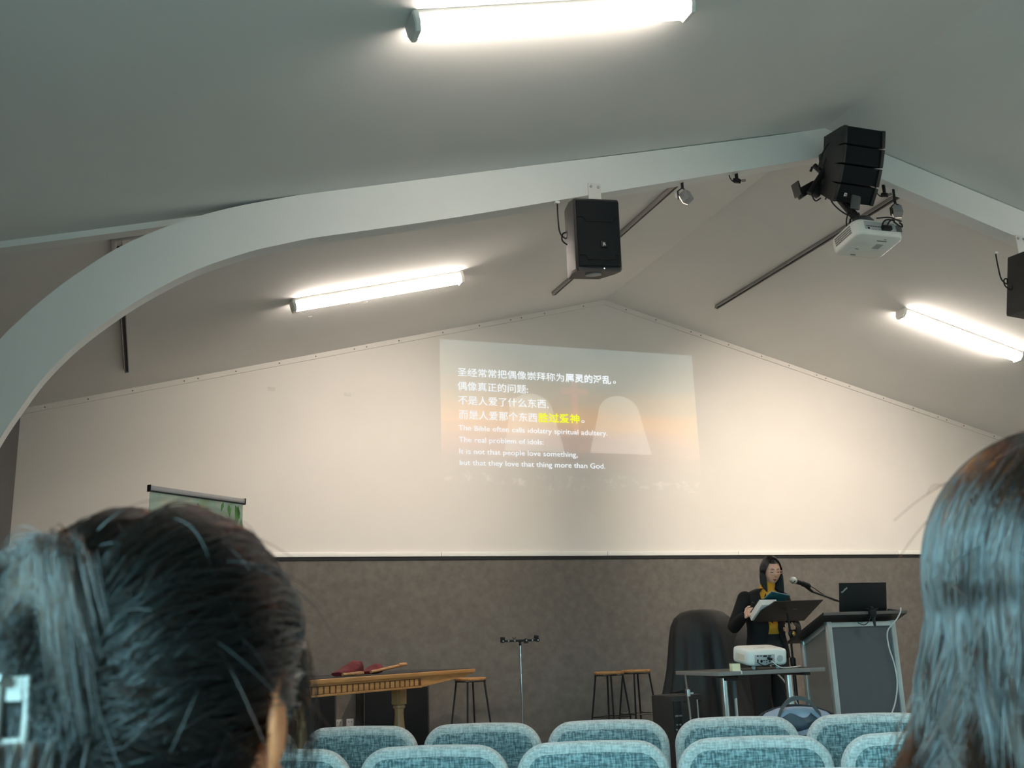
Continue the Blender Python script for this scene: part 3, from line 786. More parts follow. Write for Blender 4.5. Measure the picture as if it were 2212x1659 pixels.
# ------------------------------------------------------------------ roll-up banner
def banner():
    a = Vector((-0.028, 6.73, 0)); b = Vector((0.592, 7.28, 0)); w = (b-a).length
    t = thing('rollup_banner', 'pale green roll-up banner with cross and flame behind the bun-haired person', 'banner', (*((a+b)/2).xy, STG), math.atan2(b.y-a.y, b.x-a.x))
    H = 1.985
    m, nt, out = new_mat('banner_print'); bs = N(nt, 'ShaderNodeBsdfPrincipled'); bs.inputs['Roughness'].default_value = 0.6
    tc = N(nt, 'ShaderNodeTexCoord'); no = N(nt, 'ShaderNodeTexNoise'); no.inputs['Scale'].default_value = 4.0; no.inputs['Detail'].default_value = 4
    nt.links.new(tc.outputs['Object'], no.inputs['Vector']); cr = N(nt, 'ShaderNodeValToRGB'); el = cr.color_ramp.elements
    el[0].position = 0.36; el[0].color = (0.30, 0.40, 0.24, 1); el[1].position = 0.62; el[1].color = (0.62, 0.62, 0.48, 1); e = el.new(0.5); e.color = (0.42, 0.54, 0.45, 1)
    nt.links.new(no.outputs['Fac'], cr.inputs[0]); nt.links.new(cr.outputs[0], bs.inputs['Base Color']); nt.links.new(bs.outputs[0], out.inputs[0])
    q = MB(); q.box((0, 0, H/2+0.02), (w-0.02, 0.003, H-0.06)); pr = q.build('print', m, t)
    q = MB(); q.box((0, -0.002, H+0.005), (w, 0.022, 0.032), bev=0.004); q.build('top_rail', grey_metal, t)
    q = MB(); q.box((0, -0.002, H-0.013), (w-0.004, 0.018, 0.008))
    for s in (-1, 1): q.box((s*w/2, -0.002, H+0.003), (0.006, 0.028, 0.042))
    q.build('rail_edge', black_gap, t)
    q = MB(); q.box((0, 0.02, 0.04), (w+0.02, 0.10, 0.08), bev=0.01); q.build('base_cassette', grey_metal, t)
    q = MB(); q.cyl((0, 0.03, 0.06), (0, 0.022, H-0.01), 0.008); q.build('support_pole', grey_metal, t)
    ink = mat('banner_ink_dark', (0.10, 0.035, 0.03), 0.6); flame = mat('banner_flame', (0.30, 0.06, 0.045), 0.6)
    leaf = mat('banner_leaf', (0.10, 0.26, 0.06), 0.6)
    q = MB(); q.box((0.006, -0.002, H-0.16), (0.006, 0.003, 0.20)); q.box((0.02, -0.002, H-0.118), (0.07, 0.003, 0.006)); q.box((-0.007, -0.002, H-0.085), (0.004, 0.003, 0.07)); q.build('cross', ink, pr)
    q = MB(); q.prism([(-0.012, H-0.055), (-0.006, H-0.075), (-0.006, H-0.11), (-0.02, H-0.13), (-0.045, H-0.155), (-0.052, H-0.135), (-0.04, H-0.105), (-0.02, H-0.08)], (0, -0.0015, 0), (1, 0, 0), (0, 0, 1), 0.002); q.build('flame', flame, pr)
    for x, z, l, wd, a_ in ((0.36, -0.03, 0.14, 0.05, -0.1), (0.33, -0.03, 0.10, 0.04, 0.5), (0.27, -0.03, 0.09, 0.03, 0.15), (0.22, -0.02, 0.07, 0.025, -0.3), (0.39, -0.12, 0.12, 0.03, 0.1), (0.31, -0.16, 0.13, 0.035, -0.25)):
        q = MB(); P = [(0, 0), (wd/2, -l*0.35), (wd*0.3, -l*0.7), (0, -l), (-wd*0.3, -l*0.7), (-wd/2, -l*0.35)]
        c, s = math.cos(a_), math.sin(a_)
        q.prism([(x+u*c-v*s, H+z+u*s+v*c) for u, v in P], (0, -0.0015, 0), (1, 0, 0), (0, 0, 1), 0.0015); q.build('leaf', leaf, pr)
banner()

# ------------------------------------------------------------------ folding table with projector
TBX0, TBX1, TBY0, TBY1, TBZ = 3.452, 4.246, 6.0, 6.58, 0.762+STG
def folding_table():
    cx, cy = (TBX0+TBX1)/2, (TBY0+TBY1)/2
    t = thing('folding_table', 'grey-edged folding table with chrome column under the white projector', 'table', (cx, cy, STG))
    w, d, h = TBX1-TBX0, TBY1-TBY0, TBZ-STG
    m = MB(); m.box((0, 0, h-0.011), (w-0.006, d-0.006, 0.022)); m.build('tabletop', laminate_dark, t)
    m = MB()
    for s in (-1, 1):
        m.box((0, s*(d/2), h-0.013), (w+0.004, 0.008, 0.026), bev=0.003); m.box((s*(w/2), 0, h-0.013), (0.008, d, 0.026), bev=0.003)
    m.build('edge_band', edge_grey, t)
    x0 = -0.20
    for x in (x0, 0.30):
        q = MB(); q.cyl((x, 0, 0.05), (x, 0, h-0.05), 0.024, seg=20); q.build('leg', chrome, t)
        q = MB(); q.box((x, 0, h-0.035), (0.05, d-0.12, 0.025), bev=0.004); q.build('bracket', black_metal, t)
        q = MB(); q.box((x, 0, 0.035), (0.05, d-0.02, 0.04), bev=0.01); q.box((x, -d/2+0.03, 0.008), (0.04, 0.04, 0.016)); q.box((x, d/2-0.03, 0.008), (0.04, 0.04, 0.016)); q.build('foot', black_metal, t)
    q = MB(); q.box((x0+0.055, -0.03, h-0.055), (0.13, 0.05, 0.025), bev=0.004); q.build('folding_latch', black_metal, t)
    q = MB(); q.box((x0+0.06, -0.03, h-0.125), (0.024, 0.022, 0.115), bev=0.005); q.build('lever', lectern_panel, t)
    q = MB(); q.cyl((x0+0.063, -0.025, h-0.46), (x0+0.061, -0.03, h-0.17), 0.011); q.cyl((x0+0.063, -0.025, h-0.46), (x0, -0.01, h-0.60), 0.009); q.build('strut', chrome, t)
folding_table()

def proj_body(m, w, d, h, r=0.07, n=8):
    """soft boxy shell, base at z=0"""
    rings = []
    for s, z in ((0.90, 0.0), (0.97, 0.006), (1.0, 0.02), (1.0, h*0.72), (0.985, h*0.88), (0.95, h*0.96), (0.88, h)):
        o = [(x, y) for x, y in rrect(w-(1-s)*0.25, d-(1-s)*0.25, max(0.02, r*s), n)]
        rings.append([(x, y, z) for x, y in o])
    m.loft(rings)
def table_projector():
    t = thing('desk_projector', 'white projector standing on the folding table, ports facing the audience', 'projector', (3.880, 6.20, TBZ+0.001), R_(0))
    w, d, h = 0.305, 0.225, 0.125
    m = MB(); proj_body(m, w, d, h-0.022, 0.045)
    bmesh.ops.translate(m.bm, vec=(0, 0, 0.022), verts=m.bm.verts); t.rotation_euler = (R_(8.5), 0, 0); t.location.z += 0.016; m.build('case', projector_white, t, 50)
    m = MB()
    for x in (-0.09, 0.09): m.cyl((x, -0.07, -0.004), (x, -0.07, 0.03), 0.012, seg=14)
    m.cyl((0, 0.085, -0.026), (0, 0.085, 0.03), 0.010, seg=14)
    m.build('foot', port_grey, t)
    f = -d/2-0.002
    m = MB(); m.box((-0.035, f, 0.064), (0.15, 0.006, 0.062), bev=0.002); p = m.build('port_panel', port_grey, t)
    m = MB()
    for x, z, ww, hh in ((q[0]*0.78, q[1]-0.012, q[2]*0.8, q[3]*0.8) for q in ((-0.115, 0.10, 0.018, 0.008), (-0.085, 0.10, 0.022, 0.006), (-0.045, 0.098, 0.035, 0.012), (0.0, 0.098, 0.03, 0.008), (-0.115, 0.07, 0.012, 0.02), (-0.055, 0.07, 0.012, 0.006), (-0.03, 0.07, 0.012, 0.006), (-0.03, 0.055, 0.01, 0.006), (0.0, 0.062, 0.012, 0.012))):
        m.box((x, f-0.003, z), (ww, 0.006, hh), bev=0.001, seg=1)
    m.cyl((-0.062, f-0.005, 0.054), (-0.062, f+0.004, 0.054), 0.009, seg=16)
    m.build('socket', black_plastic, p)
    m = MB(); m.lathe([(0.0, 0), (0.022, 0), (0.022, 0.004), (0, 0.005)], seg=20, M=Matrix.Translation((0.080, f+0.001, 0.066)) @ Matrix.Rotation(PI/2, 4, 'X')); m.build('round_cover', port_grey, t)
    m = MB()
    for k in range(9): m.box((-w/2-0.001, -0.055+k*0.012, 0.066), (0.004, 0.005, 0.045))
    m.build('side_vent', mat('vent_sticker', (0.70, 0.55, 0.42), 0.6), t)
    m = MB(); m.lathe([(0, 0), (0.035, 0), (0.035, 0.02), (0.028, 0.025), (0, 0.02)], seg=24, M=Matrix.Translation((0.06, d/2-0.004, 0.07)) @ Matrix.Rotation(-PI/2, 4, 'X')); m.build('lens', lens_glass, t)
    m = MB()
    for k in range(5): m.box((-0.06+k*0.018, -0.03, h+0.0005), (0.010, 0.006, 0.002))
    m.build('button', port_grey, t)
    c = MB(); c.tube(crom([(-0.01, f-0.004, 0.064), (0.0, f-0.03, 0.055), (0.04, f-0.05, 0.022), (0.09, f-0.045, 0.013), (0.16, f-0.02, 0.010), (0.24, f+0.03, 0.004), (0.33, f+0.14, -0.012)], 6), 0.004, 8); c.build('power_cable', cable_white, t)
    c = MB(); c.tube(crom([(-0.095, f-0.004, 0.05), (-0.08, f-0.03, 0.036), (-0.05, f-0.035, 0.03), (0.0, f-0.035, 0.042), (0.05, f-0.04, 0.03), (0.10, f-0.03, 0.011)], 6), 0.003, 8); c.build('signal_cable', black_gap, t)
    c = MB(); c.box((-0.008, f-0.018, 0.070), (0.022, 0.03, 0.016), rot=(0.2, 0, 0.2), bev=0.003); c.build('plug', black_plastic, t)
table_projector()
def card_box():
    t = thing('card_box', 'small cream box at the table front edge left of the white projector', 'box', (3.592, 6.035, TBZ), R_(-4))
    m = MB(); m.box((0, 0, 0.024), (0.058, 0.04, 0.048), bev=0.002); m.build('box', cream, t)
    m = MB(); m.box((0, 0, 0.0495), (0.06, 0.042, 0.003)); m.build('lid', black_plastic, t)
    m = MB(); m.box((0, -0.0365, -0.010), (0.056, 0.002, 0.020)); m.box((0, -0.028, 0.001), (0.056, 0.018, 0.002)); m.build('paper_flap', paper, t)
card_box()

# ------------------------------------------------------------------ lectern, laptop and things on it
LX0, LX1, LY0, LY1 = 4.664, 5.222, 6.50, 6.82
def lec_z(y): return 1.336-0.40*(y-6.44)           # underside plane of the sloping top, world z
def lectern():
    t = thing('lectern', 'aluminium framed lectern with dark panels carrying a black laptop', 'lectern', ((LX0+LX1)/2, LY0, STG))
    ox, oy = (LX0+LX1)/2, LY0
    P = lambda x, y, z: (x-ox, y-oy, z-STG)
    for x in (LX0, LX1):
        for y in (LY0, LY1):
            zt = lec_z(y)-0.012
            m = MB(); m.box(P(x, y, (STG+zt)/2), (0.042, 0.042, zt-STG), bev=0.006); m.build('post', silver, t)
    for y in (LY0, LY1):
        zt = lec_z(y)-0.036
        m = MB(); m.box(P(ox, y, zt), (LX1-LX0-0.042, 0.034, 0.036), bev=0.004); m.build('rail', silver, t)
        m = MB(); m.box(P(ox, y, STG+0.10), (LX1-LX0-0.042, 0.034, 0.036), bev=0.004); m.build('rail', silver, t)
    sl = math.atan(0.40)
    for x in (LX0, LX1):
        ym = (LY0+LY1)/2
        m = MB(); m.box(P(x, ym, lec_z(ym)-0.036), (0.034, (LY1-LY0-0.03)/math.cos(sl), 0.036), rot=(-sl, 0, 0), bev=0.004); m.build('rail', silver, t)
        m = MB(); m.prism([(LY0+0.02, STG+0.1), (LY1-0.02, STG+0.1), (LY1-0.02, lec_z(LY1)-0.05), (LY0+0.02, lec_z(LY0)-0.05)], P(x-0.004, 0, 0), (0, 1, 0), (0, 0, 1), 0.008)
        m.build('side_panel', lectern_side_panel, t)
    m = MB(); m.box(P(ox, LY0-0.002, (STG+0.1+lec_z(LY0)-0.04)/2), (LX1-LX0-0.04, 0.008, lec_z(LY0)-0.04-STG-0.1)); m.build('front_panel', lectern_panel, t)
    y0, y1 = 6.42, 6.90
    m = MB(); m.loft([[P(x, y0, lec_z(y0)), P(x, y1, lec_z(y1)), P(x, y1, lec_z(y1)+0.020), P(x, y0, lec_z(y0)+0.020)] for x in (LX0-0.085, LX1+0.085)]); m.build('desk_top', laminate_dark, t)
    m = MB(); m.box(P(ox, y0-0.003, lec_z(y0)+0.010), (LX1-LX0+0.17, 0.006, 0.022), bev=0.002); m.build('front_edge', mat('brown_edge', (0.12, 0.10, 0.09), 0.5), t)
lectern()
def laptop():
    zb = lec_z(6.50)+0.021
    t = thing('laptop', 'open black laptop on the lectern, lid back facing the audience', 'laptop', (4.995, 6.52, zb), R_(-2))
    w, hgt = 0.405, 0.24
    a = R_(9)                                       # lid leans towards the audience
    m = MB(); m.box((0, 0.0, hgt/2+0.004), (w, 0.009, hgt), bev=0.003); vs = list(m.bm.verts)
    bmesh.ops.rotate(m.bm, cent=(0, 0, 0), matrix=Matrix.Rotation(a, 3, 'X'), verts=vs); lid = m.build('lid', black_plastic, t)
    # lettering on the lid corner
    me = text_mesh('ThinkPad', 0.012)
    v = np.empty(len(me.vertices)*3); me.vertices.foreach_get('co', v); v = v.reshape(-1, 3)
    s = 0.062/(v[:, 0].max()-v[:, 0].min()); u = np.zeros_like(v); b = R_(38)
    px, pz = (v[:, 0]-v[:, 0].mean())*s, v[:, 1]*s*1.1
    u[:, 0] = -0.155+px*math.cos(b)-pz*math.sin(b); zz = 0.190+px*math.sin(b)+pz*math.cos(b)
    u[:, 1] = -0.0053-0.0; u[:, 2] = zz
    ca, sa = math.cos(a), math.sin(a); y_, z_ = u[:, 1].copy(), u[:, 2].copy()
    u[:, 1] = y_*ca-z_*sa*1.0; u[:, 2] = y_*sa+z_*ca
    me.vertices.foreach_set('co', u.ravel()); me.update()
    link_mesh('badge_lettering', me, mat('badge_silver', (0.55, 0.55, 0.55), 0.35), lid, 180)
    sl = math.atan(0.40)
    m = MB(); m.box((0, 0.135, 0.011-0.40*0.135), (w, 0.26/math.cos(sl), 0.018), rot=(-sl, 0, 0), bev=0.004); m.build('keyboard_base', black_plastic, t)
laptop()
def on_lectern():
    t = thing('gooseneck_clamp', 'small black clamp fixed to the front edge of the lectern top', 'clamp', (4.985, 6.415, lec_z(6.42)))
    m = MB(); m.box((0, -0.012, 0.006), (0.05, 0.04, 0.055), bev=0.006); m.box((0.0, 0.015, 0.034), (0.06, 0.06, 0.012), bev=0.003); m.box((0, 0.012, -0.030), (0.04, 0.05, 0.012), bev=0.003); m.build('jaw', black_plastic, t)
    m = MB(); m.tube([(0.012, -0.005, -0.02), (0.014, -0.01, -0.085)], [0.014, 0.009], 10); m.build('screw', black_metal, t)
    m = MB(); m.lathe([(0, 0), (0.016, 0.002), (0.018, 0.012), (0.008, 0.02), (0, 0.021)], (0.0, -0.012, 0.034), 14); m.lathe([(0, 0), (0.012, 0.002), (0.013, 0.014), (0, 0.018)], (0.045, -0.005, 0.028), 12); m.build('knob', black_plastic, t)
    m = MB(); m.tube(crom([(-0.02, -0.02, -0.01), (-0.05, -0.03, -0.05), (-0.09, -0.025, -0.075), (-0.14, -0.02, -0.06)], 6), 0.003, 6); m.build('cable', black_gap, t)
    z = lec_z(6.47)+0.021
    t2 = thing('power_adapter', 'flat black adapter lying right of the laptop on the lectern', 'adapter', (5.245, 6.47, z), R_(-20))
    m = MB(); m.box((0, 0, 0.018), (0.11, 0.03, 0.020), rot=(0, 0.14, 0), bev=0.004); m.box((-0.03, 0, 0.008), (0.02, 0.02, 0.016)); m.build('case', black_plastic, t2)
    t3 = thing('laptop_cable', 'white cable hanging down the lectern front from the laptop', 'cable', (5.27, 6.40, 1.36))
    m = MB(); pts = [(5.265, 6.43, 1.383), (5.235, 6.405, 1.35), (5.19, 6.40, 1.30), (5.14, 6.45, 1.22), (5.15, 6.47, 1.11), (5.18, 6.47, 0.98), (5.185, 6.47, 0.85), (5.14, 6.46, 0.72), (5.06, 6.44, 0.60), (5.0, 6.40, 0.45), (4.97, 6.36, 0.3), (4.98, 6.3, STG+0.006)]
    m.tube(crom([(x-5.27, y-6.40, z-1.36) for x, y, z in pts], 6), 0.005, 8); m.build('cord', cable_white, t3)
    t4 = thing('table_cable', 'white cable dropping from the right end of the folding table', 'cable', (4.22, 6.59, 0.95))
    m = MB(); pts = [(4.20, 6.57, TBZ+0.008), (4.245, 6.60, TBZ-0.03), (4.33, 6.62, 0.90), (4.39, 6.62, 0.80), (4.43, 6.60, 0.68), (4.45, 6.58, 0.5), (4.45, 6.55, STG+0.006)]
    m.tube(crom([(x-4.22, y-6.59, z-0.95) for x, y, z in pts], 6), 0.0055, 8); m.build('cord', cable_white, t4)
    t5 = thing('signal_cable', 'thin black cable beside the white one at the lectern side', 'cable', (4.3, 6.64, 0.9))
    m = MB(); pts = [(4.27, 6.64, TBZ-0.02), (4.32, 6.65, 0.90), (4.36, 6.65, 0.78), (4.42, 6.63, 0.67), (4.50, 6.60, 0.60), (4.53, 6.58, 0.4), (4.55, 6.56, STG+0.006)]
    m.tube(crom([(x-4.3, y-6.64, z-0.9) for x, y, z in pts], 6), 0.0035, 8); m.build('cord', black_gap, t5)
on_lectern()

# ------------------------------------------------------------------ music stand with folder and binder
DB = Vector((4.722, 7.20, 1.325)); DT = Vector((4.76, 6.985, 1.468))     # lower and upper edge centres of the desk
def music_stand():
    t = thing('music_stand', 'black music stand with solid desk in front of the speaking person', 'music stand', (4.742, 7.10, STG))
    o = Vector((4.742, 7.10, STG)); up = (DT-DB); L = up.length; v = up.normalized(); u = Vector((1, 0, 0)); nrm = u.cross(v)
    v = Vector((0, up.y, up.z)).normalized(); nrm = u.cross(v)             # desk frame
    base = DB-o
    M = Matrix((u, v, nrm)).transposed().to_4x4(); M.translation = base
    m = MB(); a = [(-0.235, 0.0), (0.235, 0.0), (0.235, 0.0), (0.236, L*0.80), (0.205, L+0.01), (-0.185, L), (-0.236, L*0.80)]
    pl = [(-0.24, 0.0), (0.225, 0.0), (0.245, L*0.55), (0.265, L+0.005), (-0.17, L), (-0.24, L*0.55)]
    m.prism(pl, (0, 0, -0.004), (1, 0, 0), (0, 1, 0), 0.006)
    m.box((-0.02, 0.003, -0.028), (0.44, 0.006, 0.06)); vs = list(m.bm.verts); m._x(vs, M); d = m.build('desk', black_metal, t, 25)
    m = MB(); m.box((0.06, L*0.62, 0.004), (0.035, 0.008, 0.004), bev=0.002); vs = list(m.bm.verts); m._x(vs, M); m.build('rear_badge', edge_grey, d)
    top = base+v*0.13+nrm*0.016
    m = MB(); m.cyl((0, 0, 0.05), (0, 0, 0.78), 0.014, seg=14); m.build('pole', black_metal, t)
    m = MB(); m.tube([(0, 0, 0.76), (0.0, 0.0, 1.0), tuple(top)], 0.009, 10); m.build('inner_tube', black_metal, t)
    m = MB(); m.lathe([(0.012, 0.74), (0.022, 0.745), (0.022, 0.80), (0.012, 0.81)], seg=16); m.build('collar', black_plastic, t)
    m = MB(); m.ell((0.012, -0.028, 0.985), (0.014, 0.008, 0.020), seg=14, rings=8); m.build('knob', brass, t)
    m = MB(); m.ell((0.0, -0.016, 0.985), (0.028, 0.016, 0.032), seg=14, rings=8); m.build('tilt_joint', black_plastic, t)
    for k in range(3):
        q = k*2*PI/3+0.4
        m = MB(); m.tube([(0, 0, 0.22), (0.20*math.cos(q), 0.20*math.sin(q), 0.07), (0.28*math.cos(q), 0.28*math.sin(q), 0.010)], 0.009, 8); m.build('leg', black_metal, t)
    Mw = Matrix.Translation(o) @ M
    def onto(name, label, cat, fn):
        q = thing(name, label, cat, tuple(Mw.translation)); fn(q, M.to_3x3().to_4x4())
    def folder(q, F):
        m = MB(); m.box((0.0, 0, 0), (0.20, 0.24, 0.012), bev=0.002)
        T = Matrix.Translation((-0.100, 0.130, -0.085)) @ Matrix.Rotation(R_(-16), 4, 'Z'); m._x(list(m.bm.verts), F @ T); m.build('cover', teal_cover, q)
        m = MB(); m.box((0.0, 0, -0.008), (0.19, 0.23, 0.004)); m._x(list(m.bm.verts), F @ T); m.build('pages', paper, q)
    onto('teal_folder', 'teal folder standing on the music stand, sticking up above its desk', 'folder', folder)
    def binder(q, F):
        T = Matrix.Translation((-0.180, 0.104, -0.034))
        m = MB(); m.box((0, 0, 0), (0.15, 0.205, 0.050), bev=0.002); m._x(list(m.bm.verts), F @ T); m.build('page_block', paper, q)
        m = MB(); m.box((0, 0, -0.0285), (0.155, 0.21, 0.004)); m._x(list(m.bm.verts), F @ T); m.build('cover', black_plastic, q)
    onto('thick_binder', 'thick white paged binder overhanging the left side of the music stand', 'binder', binder)
music_stand()

# ------------------------------------------------------------------ microphone on boom stand
def microphone():
    p0 = Vector((4.88, 7.20, 1.642)); p1 = Vector((5.06, 7.22, 1.588)); p2 = Vector((5.50, 7.30, 1.43)); b = Vector((5.62, 7.32, STG))
    t = thing('microphone_stand', 'black boom microphone stand rising behind the laptop', 'microphone stand', tuple(b))
    m = MB(); m.tube([Vector((5.07, 7.222, 1.548))-b, p2-b, Vector((5.86, 7.36, 1.30))-b], 0.0085, 10); m.build('boom', black_metal, t)
    m = MB(); m.cyl((0, 0, 0.03), (0, 0, 1.16), 0.011, seg=12); m.build('pole', black_metal, t)
    m = MB(); m.box((0.0, 0.0, 1.155), (0.045, 0.04, 0.05), bev=0.008); m.build('boom_clutch', black_plastic, t)
    m = MB(); m.lathe([(0, 0), (0.13, 0.0), (0.13, 0.012), (0.02, 0.03), (0, 0.03)], seg=32); m.build('base', black_metal, t)
    mi = thing('microphone', 'black handheld microphone with silver grille near the speaking person', 'microphone', tuple(p0))
    ax = (p1-p0).normalized(); q = ax.to_track_quat('Z', 'Y').to_matrix().to_4x4()
    m = MB(); m.lathe([(0.0, -0.027), (0.012, -0.025), (0.022, -0.015), (0.0265, 0.0), (0.0265, 0.012), (0.022, 0.028)], seg=24, M=q); m.build('grille', mat('mic_grille', (0.60, 0.58, 0.54), 0.35, 0.8, var=0.3, vscale=500, bump=0.6, bscale=700), mi)
    m = MB(); m.lathe([(0.0265, -0.002), (0.0275, 0.0), (0.0275, 0.010), (0.0265, 0.012)], seg=24, M=q); m.build('grille_ring', chrome, mi)
    m = MB(); m.lathe([(0.022, 0.026), (0.0195, 0.05), (0.0165, 0.15), (0.0155, 0.175), (0.008, 0.178)], seg=20, M=q); m.build('handle', black_plastic, mi)
    c = MB(); e = Vector((5.07, 7.222, 1.548))-b; a0 = p0+ax*0.12-b
    c.tube([a0, (a0+e)/2+Vector((0.012, 0, -0.012)), e], [0.020, 0.012, 0.010], 10); c.cyl(p0+ax*0.10-b, p0+ax*0.16-b, 0.022, seg=14); c.build('microphone_clip', black_plastic, t)
    c = MB(); f_ = p0+ax*0.178-p0; c.tube(crom([f_, f_+ax*0.03, f_+Vector((0.10, 0.02, -0.045)), f_+Vector((0.24, 0.05, -0.11)), p2-p0+Vector((0, 0, 0.012)), Vector((5.62, 7.33, 1.38))-p0, Vector((5.64, 7.34, 0.9))-p0, Vector((5.66, 7.34, STG+0.006))-p0], 6), 0.0035, 8); c.build('cable', black_gap, mi)
microphone()

# ------------------------------------------------------------------ covered thing, monitor box and chrome hardware behind
def draped():
    t = thing('draped_cover', 'black cloth draped over tall rounded equipment behind the folding table', 'cloth', (4.62, 8.25, STG))
    n = 120
    def blob(cx, cy, prof, ph, kx=1.0, ky=0.72):
        m = MB(); rings = []
        for w, z, amp in prof:
            r_ = []
            for i in range(n):
                a = 2*PI*i/n
                f = 1+amp*(0.6*math.sin(9*a+ph)+0.5*math.sin(14*a+2.1*ph+z)+0.35*math.sin(5*a+z*2))
                r_.append((cx+w*kx*math.cos(a)*f, cy+w*ky*math.sin(a)*f, z+0.012*amp*8*math.sin(6*a+ph)))
            rings.append(r_)
        m.loft(rings); return m
    prof = [(0.03, 1.222, 0), (0.12, 1.218, 0.0), (0.20, 1.195, 0.0), (0.26, 1.15, 0.012), (0.295, 1.08, 0.03), (0.315, 0.98, 0.05), (0.33, 0.86, 0.065), (0.35, 0.72, 0.08), (0.39, 0.56, 0.07), (0.44, 0.40, 0.075), (0.49, 0.24, 0.08), (0.53, 0.10, 0.085), (0.55, 0.012, 0.09)]
    m = blob(0.0, 0.0, prof, 1.3)
    m.build('tall_cover', black_cloth, t, 180)
    prof = [(0.03, 1.13, 0), (0.14, 1.11, 0.0), (0.24, 1.05, 0.0), (0.33, 0.94, 0.01), (0.37, 0.82, 0.03), (0.40, 0.66, 0.05), (0.43, 0.48, 0.06), (0.46, 0.28, 0.07), (0.48, 0.12, 0.08), (0.49, 0.012, 0.085)]
    m = blob(0.33, 0.05, prof, 0.4, 1.1, 0.7)
    m.build('low_cover', black_cloth, t, 180)
    m = MB(); P = [(-0.53, 0.56), (-0.40, 0.58), (-0.36, 0.30), (-0.42, 0.14)]       # loose corner flicked out at the left
    m.loft([[(x, -0.42+0.05*i, z) for x, z in P] for i in range(2)]); m.build('loose_corner', black_cloth, t)
draped()
def monitor_box():
    t = thing('stage_monitor', 'small black powered speaker with rear knobs on the floor by the stools', 'speaker', (3.985, 7.50, STG), R_(8))
    m = MB(); m.box((0.03, 0.13, 0.275), (0.30, 0.28, 0.55), bev=0.012); m.build('cabinet', black_shell, t)
    m = MB(); m.box((-0.075, -0.012, 0.28), (0.075, 0.012, 0.46), bev=0.003); p = m.build('control_panel', black_metal, t)
    for z, xs in ((0.40, (-0.10, -0.085, -0.066, -0.05)), (0.335, (-0.095, -0.065)), (0.30, (-0.10, -0.07, -0.055)), (0.20, (-0.095, -0.075, -0.055))):
        for x in xs:
            m = MB(); m.cyl((x, -0.028, z), (x, -0.016, z), 0.006, seg=10); m.build('knob', silver, p)
    for x, z in ((0.0, 0.50), (0.145, 0.50), (0.145, 0.37), (0.145, 0.1)):
        m = MB(); m.box((x, -0.011, z), (0.022, 0.006, 0.012), bev=0.002); m.build('screw_cover', black_gap, t)
monitor_box()
def hardware():
    t = thing('chrome_hardware_stand', 'thin chrome stand with tripod feet under the folding table', 'stand', (3.79, 7.05, STG))
    m = MB(); m.tube([(-0.02, 0, 0.74), (0.0, 0.0, 0.45), (0.012, 0, 0.04)], 0.009, 10); m.build('pole', chrome, t)
    m = MB(); m.lathe([(0.01, 0.56), (0.02, 0.565), (0.02, 0.61), (0.01, 0.615)], (-0.006, 0, 0), 12); m.box((0.012, -0.01, 0.585), (0.04, 0.012, 0.012)); m.build('clamp', chrome, t)
    for k in range(3):
        a = k*2*PI/3+0.2
        m = MB(); m.tube([(0.012, 0, 0.25), (0.16*math.cos(a), 0.16*math.sin(a), 0.008)], 0.006, 8); m.build('leg', chrome, t)
    t = thing('short_hardware_rod', 'short chrome rod stand in the dark beside the table column', 'stand', (4.02, 7.35, STG))
    m = MB(); m.cyl((0, 0, 0.02), (0, 0, 0.52), 0.008, seg=10); m.build('pole', chrome, t)
    m = MB(); m.lathe([(0.0, 0), (0.09, 0.0), (0.09, 0.01), (0.01, 0.02), (0, 0.02)], seg=24); m.build('base', black_metal, t)
hardware()

